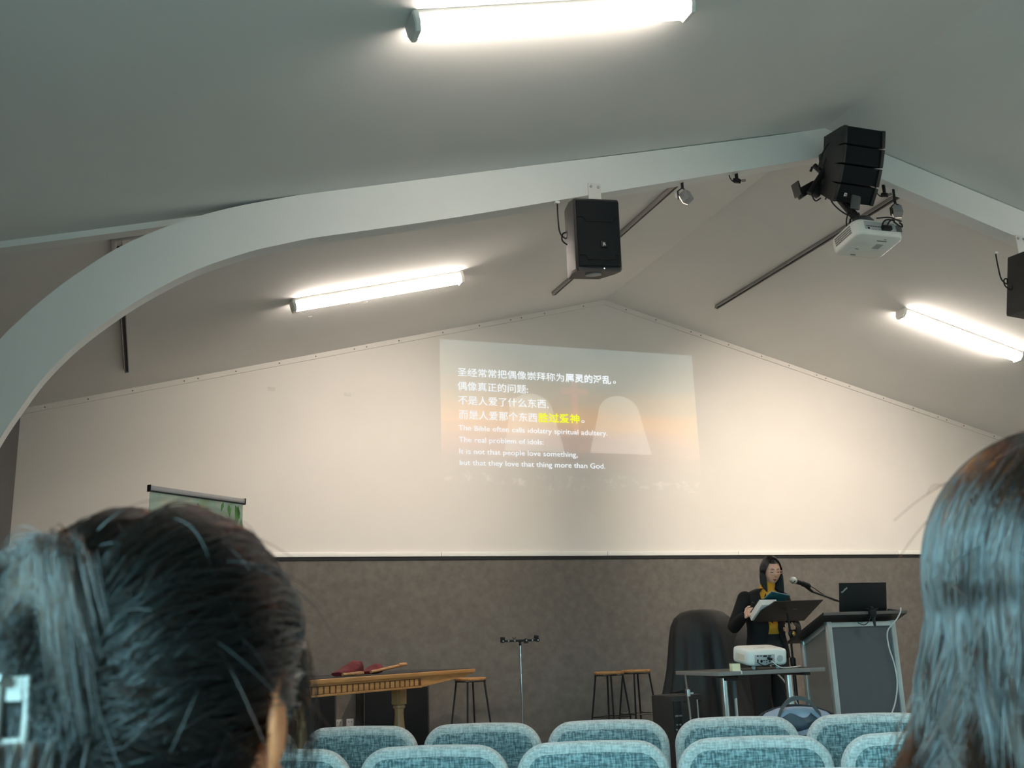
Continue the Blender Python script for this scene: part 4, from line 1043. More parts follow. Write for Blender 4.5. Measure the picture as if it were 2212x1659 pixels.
# ------------------------------------------------------------------ loudspeakers on the beam
def loudspeaker(label, loc, rot, src=None):
    if src is not None: return dup(src, loc, rot=rot, label=label)
    t = thing('hanging_loudspeaker', label, 'loudspeaker', loc, group='loudspeakers under the arched beam', rot=rot)
    w, d, h = 0.305, 0.27, 0.458
    def sec(z, k=1.0):
        return [(-w/2*k, 0.012, z), (-w/2*k+0.012, 0, z), (w/2*k-0.012, 0, z), (w/2*k, 0.012, z), (w/2*k, 0.10, z), (w/2*0.72*k, d, z), (-w/2*0.72*k, d, z), (-w/2*k, 0.10, z)]
    m = MB(); m.loft([sec(-h+0.006, 0.95), sec(-h+0.02), sec(-0.02), sec(-0.004, 0.96)]); m.build('cabinet', black_shell, t, 25)
    m = MB(); rings = []
    for i in range(9):
        x = -w/2+0.014+(w-0.028)*i/8; y = -0.012-0.010*math.sin(PI*i/8)
        rings.append([(x, 0.004, -h+0.035), (x, y, -h+0.035), (x, y, -0.018), (x, 0.004, -0.018)])
    m.loft(rings); g = m.build('grille', dark_grille, t, 30)
    m = MB()
    for zz, s in ((-0.15, 1), (-0.385, 1)):
        m.tube([(-0.135, -0.020, zz+0.03*s), (-0.10, -0.0215, zz+0.03*s), (-0.085, -0.0225, zz), (0.085, -0.0225, zz), (0.10, -0.0215, zz+0.03*s), (0.135, -0.020, zz+0.03*s)], 0.0022, 6)
    m.build('grille_ridge', black_plastic, g)
    m = MB(); m.box((0.025, -0.026, -0.29), (0.044, 0.012, 0.044), bev=0.006); bd = m.build('badge', black_plastic, g)
    me = text_mesh('JBL', 0.015)
    v = np.empty(len(me.vertices)*3); me.vertices.foreach_get('co', v); v = v.reshape(-1, 3); u = np.zeros_like(v); wd = v[:, 0].max()
    u[:, 0] = 0.025+(v[:, 0]/wd-0.5)*0.020; u[:, 1] = -0.0325; u[:, 2] = -0.299+v[:, 1]/0.72*0.018
    me.vertices.foreach_set('co', u.ravel()); me.update(); link_mesh('badge_lettering', me, mat('badge_silver', (0.5, 0.5, 0.5), 0.4), bd, 180)
    m = MB(); m.ell((0.03, -0.001, -h+0.022), (0.004, 0.003, 0.004), seg=10, rings=6); m.build('power_led', led_white, t)
    m = MB(); m.lathe([(0.02, -h-0.001), (0.05, -h-0.001), (0.05, -h+0.006), (0.02, -h+0.006)], (0, 0.11, 0), 24); m.build('pole_socket', port_grey, t)
    m = MB(); m.box((0.05, d+0.012, -0.12), (0.07, 0.03, 0.12), bev=0.004); m.build('rear_mount', black_metal, t)
    return t
SPK = (2.490, 5.36, 3.862)
sp = loudspeaker('black loudspeaker hanging under the beam from a white plate', SPK, (R_(9), R_(-3.5), R_(-2)))
loudspeaker('black loudspeaker at the right photo edge under the beam', (6.085, 5.36, 3.862), (R_(9), R_(3.5), R_(2)), sp)
def speaker_plate(label, x, sgn):
    t = thing('bracket_plate', label, 'bracket', (x, 5.65, 3.975))
    m = MB(); m.box((0.012, -0.006, -0.005), (0.088, 0.010, 0.275), bev=0.001); m.build('plate', fitting_white, t)
    m = MB()
    for dx in (-0.014, 0.038): m.cyl((dx, -0.018, 0.105), (dx, -0.008, 0.105), 0.010, seg=6)
    m.build('bolt', port_grey, t)
    t2 = thing('speaker_cable', label.replace('plate fixing', 'cable looping behind').replace('white metal', 'black'), 'cable', (x-0.235, 5.62, 3.93))
    m = MB(); m.tube(crom([(-0.02, 0.02, 0.0), (-0.022, 0.015, -0.10), (-0.015, 0.01, -0.20), (0.02, 0.0, -0.24), (0.03, 0, -0.20), (0.0, 0, -0.21), (-0.01, -0.01, -0.26), (0.03, -0.02, -0.29), (0.05, -0.03, -0.25)], 6), 0.005, 8); m.build('cord', black_gap, t2)
    m = MB(); m.box((-0.022, 0.02, 0.008), (0.03, 0.03, 0.016), bev=0.003); m.build('cable_clip', fitting_white, t2)
speaker_plate('white metal plate fixing the loudspeaker left of the ridge', 2.60, -1)
speaker_plate('white metal plate fixing the loudspeaker right of the ridge', 6.13, 1)
def small_mount(label, loc, rz):
    t = thing('stage_camera', label, 'camera', loc, rz)
    m = MB(); m.cyl((0, 0, -0.03), (0, 0, 0.03), 0.012, seg=12); m.box((0.0, 0.0, -0.05), (0.035, 0.05, 0.03), rot=(0.4, 0, 0.5), bev=0.005); m.build('body', black_plastic, t)
    m = MB(); m.cyl((0.02, -0.03, -0.06), (0.035, -0.05, -0.065), 0.010, seg=12); m.build('lens', edge_grey, t)
    m = MB(); m.tube(crom([(0, 0.01, -0.055), (-0.03, 0.0, -0.06), (-0.055, 0, -0.03), (-0.06, 0.0, 0.03)], 6), 0.004, 6); m.build('cable', black_gap, t)
small_mount('tiny black camera on the beam soffit between loudspeaker and cluster', (3.735, 5.71, 4.345), 0)
small_mount('tiny black camera on the beam soffit beside the floodlight above the projector', (4.985, 5.71, 4.385), R_(-20))

# ------------------------------------------------------------------ loudspeaker cluster at the ridge
def cluster():
    t = thing('loudspeaker_cluster', 'black cluster of four stacked loudspeaker boxes at the ridge', 'loudspeaker', (4.475, 5.24, 4.565))
    w, h, d = 0.335, 0.131, 0.29
    y, z = 0.0, 0.0
    for k, a in enumerate((R_(13), R_(21), R_(29), R_(38))):
        M = Matrix.Translation((0.0, y, z)) @ Matrix.Rotation(a, 4, 'X')
        m = MB()
        m.loft([[(-w/2, 0, zz), (w/2, 0, zz), (w/2, 0.03, zz), (w*0.34, d, zz), (-w*0.34, d, zz), (-w/2, 0.03, zz)] for zz in (-h+0.006, -0.006)])
        m._x(list(m.bm.verts), M); b = m.build('box', black_shell, t, 25)
        m = MB(); m.box((0, -0.004, -h/2), (w-0.055, 0.010, h-0.012), bev=0.003); m._x(list(m.bm.verts), M); m.build('grille', dark_grille, b)
        for s in (-1, 1):
            m = MB(); m.box((s*(w/2-0.012), -0.006, -h/2), (0.026, 0.022, h-0.009), bev=0.004); m._x(list(m.bm.verts), M); m.build('side_rail', black_shell, b)
        if k == 3:
            m = MB(); m.box((-0.085, -0.011, -0.072), (0.008, 0.003, 0.022)); m.box((-0.072, -0.011, -0.066), (0.012, 0.003, 0.006)); m.box((-0.072, -0.011, -0.078), (0.012, 0.003, 0.006)); m.box((-0.080, -0.011, -0.061), (0.016, 0.003, 0.005)); m._x(list(m.bm.verts), M); m.build('badge', paper, b)
        q = M @ Vector((0, 0, -h)); y, z = q.y, q.z
    t2 = thing('cluster_bracket', 'black steel bracket holding the loudspeaker cluster to the beam', 'bracket', (4.43, 5.65, 4.42))
    m = MB(); m.box((-0.06, -0.02, -0.10), (0.05, 0.05, 0.24), rot=(0, 0.5, 0), bev=0.005); m.box((-0.16, 0.02, -0.15), (0.16, 0.06, 0.07), rot=(0, -0.55, 0), bev=0.006); m.box((-0.05, -0.10, -0.12), (0.07, 0.20, 0.10), rot=(0.2, 0.2, 0), bev=0.006); m.build('arm', black_metal, t2)
    m = MB(); m.tube([(-0.19, -0.05, -0.21), (-0.08, -0.09, -0.05), (-0.02, -0.10, 0.03)], 0.022, 10); m.tube([(0.02, -0.10, -0.26), (-0.06, -0.10, -0.10), (-0.13, -0.06, 0.01)], 0.018, 10); m.build('tilt_tube', black_plastic, t2)
    m = MB(); m.box((-0.245, 0.01, -0.16), (0.012, 0.08, 0.10), rot=(0, -0.2, 0)); m.build('end_flange', black_metal, t2)
    m = MB(); m.tube([(-0.10, -0.10, -0.27), (-0.055, -0.125, -0.155)], 0.005, 6); m.box((-0.045, -0.13, -0.125), (0.015, 0.012, 0.03), rot=(0, 0.5, 0)); m.box((-0.165, -0.07, -0.03), (0.018, 0.012, 0.035), rot=(0, 0.5, 0)); m.build('bolt', chrome, t2)
    t3 = thing('cluster_cables', 'black cables looping round the rear of the loudspeaker cluster', 'cable', (4.43, 5.55, 4.42))
    m = MB()
    for pts in ([(-0.13, 0, -0.04), (-0.12, -0.06, 0.06), (-0.05, -0.10, 0.15), (0.06, -0.12, 0.15)], [(-0.10, -0.02, -0.02), (-0.06, -0.05, 0.07), (0.0, -0.10, 0.10), (0.06, -0.12, 0.09)],
                [(-0.10, -0.06, -0.20), (-0.11, -0.08, -0.32), (-0.04, -0.12, -0.42), (0.04, -0.15, -0.44), (0.07, -0.12, -0.40)], [(-0.18, 0.04, -0.22), (-0.16, 0.03, -0.27), (-0.12, 0.02, -0.25)]):
        m = MB(); m.tube(crom(pts, 8), 0.005, 8); m.build('cord', black_gap, t3)
cluster()

# ------------------------------------------------------------------ ceiling projector
def ceiling_projector():
    o = Vector((4.60, 5.50, 3.862))
    t = thing('ceiling_projector', 'white projector hanging upside down under the loudspeaker cluster', 'projector', tuple(o), rot=(R_(-9), 0, R_(-1)))
    w, d, h = 0.385, 0.315, 0.118
    m = MB(); proj_body(m, w, d, h, 0.06); bmesh.ops.scale(m.bm, vec=(1, 1, -1), verts=m.bm.verts); bmesh.ops.translate(m.bm, vec=(0, 0, h/2), verts=m.bm.verts)
    m.build('case', projector_white, t, 50)
    f = -d/2-0.002
    m = MB(); m.box((-0.005, f, 0.008), (0.25, 0.006, 0.062), bev=0.002); p = m.build('port_panel', port_grey, t)
    m = MB()
    for k in range(9): m.cyl((-0.115+k*0.013, f-0.005, 0.0), (-0.115+k*0.013, f, 0.0), 0.004, seg=8)
    m.box((-0.105, f-0.003, -0.016), (0.014, 0.005, 0.012)); m.box((0.035, f-0.012, -0.008), (0.075, 0.03, 0.032), bev=0.004); m.build('socket', black_plastic, p)
    m = MB()
    for k in range(8): m.box((0.125+k*0.006, f-0.001, 0.004), (0.003, 0.004, 0.05))
    m.build('rear_vent', edge_grey, t)
    m = MB()
    for j in range(4):
        for k in range(12): m.box((-w/2-0.001, -0.085+k*0.0155, -0.018+j*0.016), (0.004, 0.010, 0.010))
    m.build('side_vent', edge_grey, t)
    zb = -h/2-0.001
    m = MB(); m.lathe([(0.020, -0.003), (0.026, -0.003), (0.026, 0.002), (0.020, 0.002)], (-0.085, 0.075, zb), 24); m.build('foot_ring', projector_white, t)
    m = MB(); m.box((0.06, -0.015, zb), (0.055, 0.06, 0.002)); m.build('rating_label', port_grey, t)
    m = MB(); m.box((0.045, -0.085, zb), (0.075, 0.008, 0.003)); m.box((-0.07, 0.04, zb), (0.03, 0.006, 0.002)); m.box((0.06, -0.105, zb), (0.02, 0.006, 0.002)); m.box((-0.05, 0.115, zb), (0.04, 0.008, 0.002)); m.build('slot', edge_grey, t)
    m = MB(); m.lathe([(0, 0), (0.035, 0), (0.035, 0.015), (0.028, 0.02), (0, 0.015)], seg=24, M=Matrix.Translation((-0.06, d/2-0.004, 0)) @ Matrix.Rotation(-PI/2, 4, 'X')); m.build('lens', lens_glass, t)
    m = MB(); m.box((0.04, f-0.018, 0.045), (0.03, 0.012, 0.022), rot=(0, 0.2, 0)); m.build('cable_tag', paper, t)
    m = MB()
    for pts in ([(-0.02, f-0.002, 0.07), (0.06, f-0.03, 0.068), (0.13, f-0.02, 0.065), (0.175, f-0.01, 0.062)], [(0.03, f-0.02, -0.005), (0.05, f-0.04, 0.03), (0.10, f-0.035, 0.055), (0.165, f-0.01, 0.06)],
                [(0.0, f-0.01, 0.0), (0.01, f-0.03, 0.03), (0.05, f-0.03, 0.05), (0.11, f-0.02, 0.052)], [(0.10, f-0.02, 0.045), (0.13, f-0.025, 0.015), (0.165, f-0.015, 0.012), (0.172, f-0.01, 0.035), (0.155, f-0.01, 0.05)]):
        m.tube(crom(pts, 6), 0.0055, 8)
    m.build('cable_bundle', black_gap, t)
    t2 = thing('projector_arm', 'black arm carrying the ceiling projector from the ridge beam', 'bracket', (4.455, 5.63, 4.45))
    q = Vector((4.55, 5.63, 4.45))
    m = MB(); m.tube([(0, 0, 0.0), (0.02, -0.03, -0.22), (0.12, -0.10, -0.44)], [0.03, 0.032, 0.03], 12); m.build('arm', black_plastic, t2)
    m = MB(); m.box((0.0, 0.0, 0.04), (0.12, 0.05, 0.12), bev=0.004); m.build('mount_plate', black_metal, t2)
    m = MB(); m.box((-0.02, -0.26, -0.385), (0.075, 0.02, 0.10), rot=(0.2, 0.1, 0), bev=0.012); m.build('gray_cap', mat('dark_grey_plastic', (0.06, 0.065, 0.065), 0.5), t2)
    m = MB(); m.lathe([(0.0, 0.0), (0.075, 0.0), (0.082, 0.015), (0.06, 0.045), (0.02, 0.055), (0, 0.056)], (0.13, -0.12, -0.475), 24); m.build('swivel_hub', mat('dark_grey_plastic', (0.06, 0.065, 0.065), 0.5), t2)
    m = MB()
    for a in (0.4, 2.2, 3.9, 5.4): m.tube([(0.13, -0.12, -0.455), (0.145+0.11*math.cos(a), -0.125+0.09*math.sin(a), -0.492)], 0.007, 8)
    m.build('spider_leg', silver, t2)
    m = MB()
    for pts in ([(0.02, -0.05, -0.20), (0.03, -0.09, -0.30), (0.07, -0.10, -0.36), (0.10, -0.12, -0.40)], [(0.06, -0.08, -0.36), (0.03, -0.08, -0.45), (0.04, -0.08, -0.50), (0.05, -0.1, -0.43)], [(0.08, -0.09, -0.38), (0.05, -0.07, -0.50), (0.02, -0.05, -0.60)]):
        m.tube(crom(pts, 6), 0.004, 6)
    m.build('cable', black_gap, t2)
ceiling_projector()

# ------------------------------------------------------------------ lighting tracks on the ceiling
def track(label, x, y0, y1):
    sgn = -1 if x < XR else 1
    t = thing('lighting_track', label, 'track', (x, y0, zc(x)), rot=(0, math.atan(SL)*(-1 if sgn < 0 else 1), 0), group='lighting tracks on the stage ceiling')
    L = y1-y0
    m = MB()
    for dx in (-0.015, 0.015): m.box((dx, L/2, -0.017), (0.006, L, 0.034))
    m.box((0, L/2, -0.003), (0.036, L, 0.006)); m.build('rail', track_grey, t)
    m = MB(); m.box((0, L/2, -0.012), (0.022, L, 0.012)); m.build('conductor_slot', black_gap, t)
    m = MB(); m.box((0, L, -0.017), (0.037, 0.008, 0.035)); m.build('end_cap', track_grey, t)
track('grey lighting track passing behind the hanging loudspeaker', 3.605, 5.95, 8.88)
track('grey lighting track running behind the ceiling projector', 5.40, 5.95, 8.84)
track('short grey lighting track at far left behind the arch', -0.267, 6.10, 8.88)
def feed_box():
    x, y = -0.10, 6.03
    t = thing('track_feed_frame', 'pale metal frame box on the ceiling behind the arch haunch', 'ceiling box', (x, y, zc(x)), rot=(0, -math.atan(SL), 0))
    m = MB()
    for dy in (-0.125, 0.125): m.box((0, dy, -0.016), (0.42, 0.03, 0.032), bev=0.003)
    for dx in (-0.20, 0.20): m.box((dx, 0, -0.016), (0.03, 0.25, 0.032), bev=0.003)
    m.build('frame', grey_metal, t)
    m = MB(); m.box((0.02, 0, -0.008), (0.34, 0.20, 0.012)); m.build('cover', fitting_white, t)
    m = MB(); m.box((-0.168, 0.06, -0.014), (0.03, 0.04, 0.018), bev=0.003); m.build('connector', black_gap, t)
feed_box()

# ------------------------------------------------------------------ people: shared anatomy
def gs(v, s): return math.exp(-(v/s)**2)
def head_point(d, k=1.0):
    """surface of a head about its centre, face towards +y"""
    x, y, z = d
    rx, ry, rz = 0.073, (0.090 if y > 0 else 0.097), 0.112
    px, py, pz = rx*x, ry*y, rz*z
    if z < 0: px *= 1-0.24*(-z)**1.5; py *= (1-0.10*(-z)**2) if y > 0 else (1-0.45*(-z)**1.4)
    if y > 0:
        f = y**0.5
        py += f*(0.019*gs(x, 0.13+0.05*max(0, -z))*gs(z+0.16, 0.13)+0.010*gs(x, 0.10)*gs(z-0.02, 0.12)
                 - 0.007*gs(abs(x)-0.36, 0.17)*gs(z-0.08, 0.10)+0.003*gs(z-0.26, 0.10)*gs(abs(x)-0.3, 0.3)
                 + 0.006*gs(x, 0.22)*gs(z+0.47, 0.06)+0.006*gs(x, 0.20)*gs(z+0.60, 0.06)-0.003*gs(x, 0.3)*gs(z+0.535, 0.02)
                 + 0.009*gs(x, 0.28)*gs(z+0.86, 0.20)+0.003*gs(abs(x)-0.48, 0.2)*gs(z+0.2, 0.2))
    return Vector((px, py, pz))*k
def add_head(m, M, k=1.0):
    nu, nv = 56, 44; rings = []
    for j in range(1, nv):
        th = PI*j/nv; rings.append([M @ head_point((math.sin(th)*math.cos(2*PI*i/nu), math.sin(th)*math.sin(2*PI*i/nu), math.cos(th)), k) for i in range(nu)])
    m.loft(rings)
def add_ear(m, M, s):
    pts = [(0.002, 0.012, 0.004), (0.008, 0.010, 0.022), (0.012, 0.0, 0.032), (0.017, -0.012, 0.030), (0.021, -0.020, 0.018), (0.020, -0.020, 0.002), (0.015, -0.014, -0.013), (0.009, -0.006, -0.024), (0.004, 0.002, -0.028)]
    m.tube([M @ Vector((s*x, y, z)) for x, y, z in [tuple(q) for q in crom(pts, 4)]], 0.0042, 8)
    m.ell(M @ Vector((s*0.010, -0.005, 0.003)), (0.005, 0.017, 0.027), rot=(0, 0, s*0.55))
    m.ell(M @ Vector((s*0.009, 0.0, -0.026)), (0.005, 0.008, 0.010))
def dir_(x, y, z): return Vector((x, y, z)).normalized()
def slerp(a, b, t):
    d = max(-1, min(1, a.dot(b))); w = math.acos(d)
    if w < 1e-4: return a.copy()
    return (a*math.sin((1-t)*w)+b*math.sin(t*w))/math.sin(w)
def hair_object(name, strands, r0, m, parent, tip=0.35):
    hc = bpy.data.hair_curves.new(name)
    hc.add_curves([len(s) for s in strands])
    P = np.concatenate([np.asarray(s, dtype=np.float32) for s in strands])
    hc.attributes['position'].data.foreach_set('vector', P.ravel())
    rad = hc.attributes.new('radius', 'FLOAT', 'POINT')
    rr = np.concatenate([np.linspace(1, tip, len(s)) for s in strands]).astype(np.float32)*r0
    rad.data.foreach_set('value', rr)
    hc.materials.append(m)
    o = bpy.data.objects.new(name, hc); COL.objects.link(o); o.parent = parent
    return o
def tapered(m, pts, rs, seg=16):
    P = crom(pts, 5); n = len(P); R = [rs[min(len(rs)-1, int(i/5))]+(rs[min(len(rs)-1, int(i/5)+1)]-rs[min(len(rs)-1, int(i/5))])*((i % 5)/5) for i in range(n)]
    m.tube(P, R, seg)
    for q, r in ((P[0], R[0]), (P[-1], R[-1])): m.ell(q, (r, r, r), seg=14, rings=10)
def body_loft(m, secs, n=32):
    rings = []
    for cx, cy, z, a, b in secs:
        rings.append([(cx+a*math.copysign(abs(math.cos(2*PI*i/n))**0.85, math.cos(2*PI*i/n)), cy+b*math.copysign(abs(math.sin(2*PI*i/n))**0.85, math.sin(2*PI*i/n)), z) for i in range(n)])
    m.loft(rings)
def hand(m, wrist, dirv, palm_n, side, curl=(1.0, 1.1, 1.15, 1.2), k=1.0):
    """palm and five separate bent fingers. dirv: along the hand; palm_n: out of the palm; side: towards the thumb"""
    d = Vector(dirv).normalized(); pn = Vector(palm_n); pn = (pn-d*pn.dot(d)).normalized(); s = Vector(side); s = (s-d*s.dot(d)-pn*s.dot(pn)).normalized()
    w = Vector(wrist)
    for a, r in ((0.0, 0.022), (0.025, 0.024), (0.05, 0.025)):
        for o_ in (-0.018, 0.0, 0.018): m.ell(w+d*(a+0.015)*k+s*o_*k, (r*0.62*k,)*3, seg=12, rings=8)
    for i, (L, off) in enumerate(((0.066, 0.030), (0.074, 0.010), (0.070, -0.010), (0.055, -0.029))):
        p = w+d*0.078*k+s*off*k; q = d.copy(); pts = [p-d*0.02*k, p]
        for seg_, fr in enumerate((0.45, 0.32, 0.23)):
            ang = curl[i]*(0.62+0.25*seg_)
            q = (Matrix.Rotation(ang, 3, s) @ q) if pn.dot(Matrix.Rotation(0.3, 3, s) @ d) > 0 else (Matrix.Rotation(-ang, 3, s) @ q)
            pts.append(pts[-1]+q*L*fr*k)
        m.tube(pts, [0.0095*k, 0.0092*k, 0.0085*k, 0.0078*k, 0.0062*k], 10)
        m.ell(pts[-1], (0.0064*k,)*3, seg=10, rings=8)
    t0 = w+d*0.022*k+s*0.024*k
    pts = [t0, t0+(d*0.6+s*0.8).normalized()*0.03*k, t0+(d*0.75+s*0.75).normalized()*0.052*k+pn*0.012*k, t0+(d*0.9+s*0.4).normalized()*0.072*k+pn*0.026*k]
    m.tube(pts, [0.012*k, 0.0105*k, 0.0095*k, 0.0075*k], 10); m.ell(pts[-1], (0.0076*k,)*3, seg=10, rings=8)

# ------------------------------------------------------------------ woman speaking at the music stand
def speaking_person():
    O = Vector((4.76, 7.47, STG))
    root = thing('person', 'person in black blazer and mustard jumper with glasses speaking at the music stand', 'person', tuple(O))
    HC = Vector((0.078, -0.035, 1.492))
    HM = Matrix.Translation(HC) @ Matrix.Rotation(PI-R_(9), 4, 'Z') @ Matrix.Rotation(R_(-13), 4, 'X')
    RS, RE, RW = (-0.162, 0.01, 1.268), (-0.285, 0.015, 1.055), (-0.300, -0.185, 1.135)
    LS, LE, LW = (0.195, 0.01, 1.255), (0.265, -0.02, 1.035), (0.135, -0.175, 1.02)
    m = MB(); add_head(m, HM)
    for s in (-1, 1): add_ear(m, HM @ Matrix.Translation((s*0.058, -0.014, -0.008)), s)
    tapered(m, [tuple(HC+Vector((0, 0.03, -0.06))), (0.055, 0.0, 1.36), (0.035, 0.012, 1.30)], [0.048, 0.050, 0.065])
    body_loft(m, [(0.0, 0.0, 0.74, 0.12, 0.085), (0.0, 0.0, 0.84, 0.155, 0.105), (0.0, 0.0, 0.98, 0.125, 0.09), (0.01, 0.0, 1.14, 0.14, 0.10), (0.02, 0.0, 1.25, 0.155, 0.095), (0.025, 0.005, 1.32, 0.12, 0.07), (0.03, 0.01, 1.345, 0.06, 0.05)])
    for S, E, Wr in ((RS, RE, RW), (LS, LE, LW)): tapered(m, [S, tuple((Vector(S)+Vector(E))/2), E, tuple((Vector(E)+Vector(Wr))/2), Wr], [0.046, 0.042, 0.036, 0.034, 0.023])
    hand(m, RW, (0.10, -0.9, 0.35), (0.85, 0.1, -0.2), (0.15, 0.35, 0.9), (1.25, 1.3, 1.35, 1.4), 0.92)
    hand(m, LW, (-0.6, -0.7, 0.1), (-0.3, 0.2, 0.9), (-0.6, 0.6, 0.2), (0.5, 0.55, 0.6, 0.65), 0.92)
    for s in (-1, 1): tapered(m, [(s*0.085, 0, 0.82), (s*0.09, -0.005, 0.62), (s*0.09, 0.0, 0.46), (s*0.09, 0.012, 0.30), (s*0.09, 0.015, 0.08)], [0.078, 0.07, 0.052, 0.048, 0.034])
    body = remeshed(m, 'body', skin, root, 0.0036, 2)
    # face details
    def at(x, y, z, out=0.0):
        d = dir_(x, y, z); p = head_point(d); return HM @ (p*(1+out/p.length))
    for s in (-1, 1):
        m = MB(); m.tube([at(s*0.20, 0.9, 0.035, 0.001), at(s*0.30, 0.9, 0.005, 0.0015), at(s*0.42, 0.86, 0.012, 0.0015), at(s*0.52, 0.80, 0.04, 0.001)], [0.0012, 0.0024, 0.0024, 0.0012], 8); m.build('eyelash_line', brow, body)
        m = MB(); m.tube([at(s*0.16, 0.93, 0.22, 0.001), at(s*0.32, 0.89, 0.27, 0.001), at(s*0.50, 0.80, 0.24, 0.001)], [0.002, 0.0028, 0.0014], 8); m.build('eyebrow', brow, body)
    m = MB(); m.tube([at(-0.22, 0.86, -0.52, 0.0), at(-0.08, 0.9, -0.485, 0.002), at(0.0, 0.9, -0.495, 0.0025), at(0.08, 0.9, -0.485, 0.002), at(0.22, 0.86, -0.52, 0.0)], [0.0015, 0.004, 0.004, 0.004, 0.0015], 8)
    m.tube([at(-0.20, 0.86, -0.55, 0.0), at(0.0, 0.88, -0.60, 0.002), at(0.20, 0.86, -0.55, 0.0)], [0.0015, 0.005, 0.0015], 8); m.build('lips', lip, body)
    m = MB(); m.tube([at(-0.18, 0.87, -0.535, 0.002), at(0, 0.9, -0.545, 0.004), at(0.18, 0.87, -0.535, 0.002)], [0.0006, 0.0016, 0.0006], 6); m.build('mouth_opening', brow, body)
    g = MB(); rim = []
    for s in (-1, 1):
        c = HM.inverted() @ at(s*0.36, 0.9, 0.02); y0 = 0.101
        loop = [HM @ Vector((c.x*1.0+0.024*math.copysign(abs(math.cos(a))**0.6, math.cos(a)), y0-0.012*abs(c.x+0.024*math.cos(a))/0.05, c.z+0.001+0.015*math.copysign(abs(math.sin(a))**0.6, math.sin(a)))) for a in [2*PI*i/24 for i in range(25)]]
        g.tube(loop, 0.0017, 6, False)
        g.tube([HM @ Vector((s*0.052, 0.088, c.z+0.010)), HM @ Vector((s*0.071, 0.06, c.z+0.010)), HM @ Vector((s*0.075, -0.01, c.z+0.006))], 0.0012, 6)
    g.tube([HM @ Vector((-0.009, 0.104, 0.012)), HM @ Vector((0, 0.107, 0.014)), HM @ Vector((0.009, 0.104, 0.012))], 0.0012, 6)
    g.build('glasses', rim_pink, root)
    # clothes
    m = MB()
    body_loft(m, [(0.0, 0.0, 0.93, 0.140, 0.108), (0.0, 0.0, 1.0, 0.142, 0.106), (0.01, 0.0, 1.14, 0.150, 0.112), (0.02, 0.0, 1.25, 0.158, 0.106), (0.028, 0.004, 1.32, 0.105, 0.078), (0.042, 0.006, 1.345, 0.066, 0.064), (0.052, 0.0, 1.37, 0.060, 0.060), (0.058, -0.004, 1.40, 0.0585, 0.0585), (0.058, -0.004, 1.403, 0.052, 0.052)])
    m.build('jumper', mustard, root, 60)
    m = MB(); n = 44; rings = []                        # open-fronted blazer body
    for z, cx, a, b, gap in ((0.80, 0.0, 0.182, 0.135, 34), (0.90, 0.0, 0.172, 0.128, 26), (0.985, 0.0, 0.155, 0.120, 17), (1.04, 0.004, 0.155, 0.120, 13), (1.12, 0.008, 0.164, 0.126, 17), (1.20, 0.016, 0.176, 0.126, 24), (1.27, 0.02, 0.186, 0.116, 30), (1.312, 0.022, 0.172, 0.096, 34), (1.338, 0.026, 0.120, 0.080, 36), (1.352, 0.032, 0.085, 0.072, 38)):
        g0 = R_(-90+gap); g1 = R_(270-gap)
        o_ = [(cx+a*math.copysign(abs(math.cos(t))**0.85, math.cos(t)), b*math.copysign(abs(math.sin(t))**0.85, math.sin(t)), z) for t in [g0+(g1-g0)*i/n for i in range(n+1)]]
        i_ = [(cx+(x-cx)*0.94, y*0.94, z) for x, y, z in o_]
        rings.append(o_+i_[::-1])
    m.loft(rings)
    for S, E, Wr in ((RS, RE, RW), (LS, LE, LW)):
        Wc = Vector(E)+(Vector(Wr)-Vector(E))*0.93
        tapered(m, [tuple(Vector(S)+Vector((0, 0, 0.005))), tuple((Vector(S)+Vector(E))/2), E, tuple((Vector(E)+Wc)/2), tuple(Wc)], [0.063, 0.056, 0.050, 0.047, 0.038])
    j = m.build('blazer', blazer, root, 60)
    for s in (-1, 1):
        m = MB(); m.prism([(0, 0), (s*0.055, 0.055), (s*0.075, 0.135), (s*0.05, 0.20), (s*0.03, 0.24), (s*0.018, 0.12)], (0.012+s*0.022, -0.128, 1.07), (1, 0, 0), (0, 0.10, 0.995), 0.008); m.build('lapel', blazer, j)
    m = MB()
    body_loft(m, [(0, 0, 0.70, 0.165, 0.10), (0, 0, 0.80, 0.170, 0.115), (0, 0, 0.94, 0.146, 0.110), (0, 0, 0.988, 0.146, 0.110)])
    for s in (-1, 1): tapered(m, [(s*0.085, 0, 0.78), (s*0.09, 0, 0.6), (s*0.092, 0, 0.44), (s*0.092, 0.005, 0.26), (s*0.092, 0.01, 0.07)], [0.092, 0.085, 0.072, 0.068, 0.066])
    m.build('trousers', trouser, root, 60)
    for s in (-1, 1):
        m = MB(); m.ell((s*0.092, -0.045, 0.034), (0.042, 0.115, 0.034)); m.box((s*0.092, -0.045, 0.008), (0.075, 0.22, 0.016), bev=0.006); m.build('shoe', black_metal, root)
    # hair: cap, inner fall and strands
    def hl(d): return d.z > 0.34+0.25*(1 if d.y > 0.3 else 0)*0 or d.y < (0.15 if d.z > -0.2 else -0.15)
    hm = MB(); nu, nv = 40, 24
    for jx in range(nv):
        for ix in range(nu):
            ds = [dir_(math.sin(t)*math.cos(a), math.sin(t)*math.sin(a), math.cos(t)) for t, a in ((PI*(jx+.001)/nv, 2*PI*ix/nu), (PI*(jx+1)/nv, 2*PI*ix/nu), (PI*(jx+1)/nv, 2*PI*(ix+1)/nu), (PI*(jx+.001)/nv, 2*PI*(ix+1)/nu))]
            c = sum(ds, Vector())/4
            if c.z < -0.75: continue
            if c.y > 0.30 and c.z < 0.62-0.12*abs(c.x): continue
            if c.z < 0.1 and c.y > 0.0 and abs(c.x) < 0.95: continue
            hm.bm.faces.new([hm.bm.verts.new(HM @ (head_point(d)*1.055)) for d in ds])
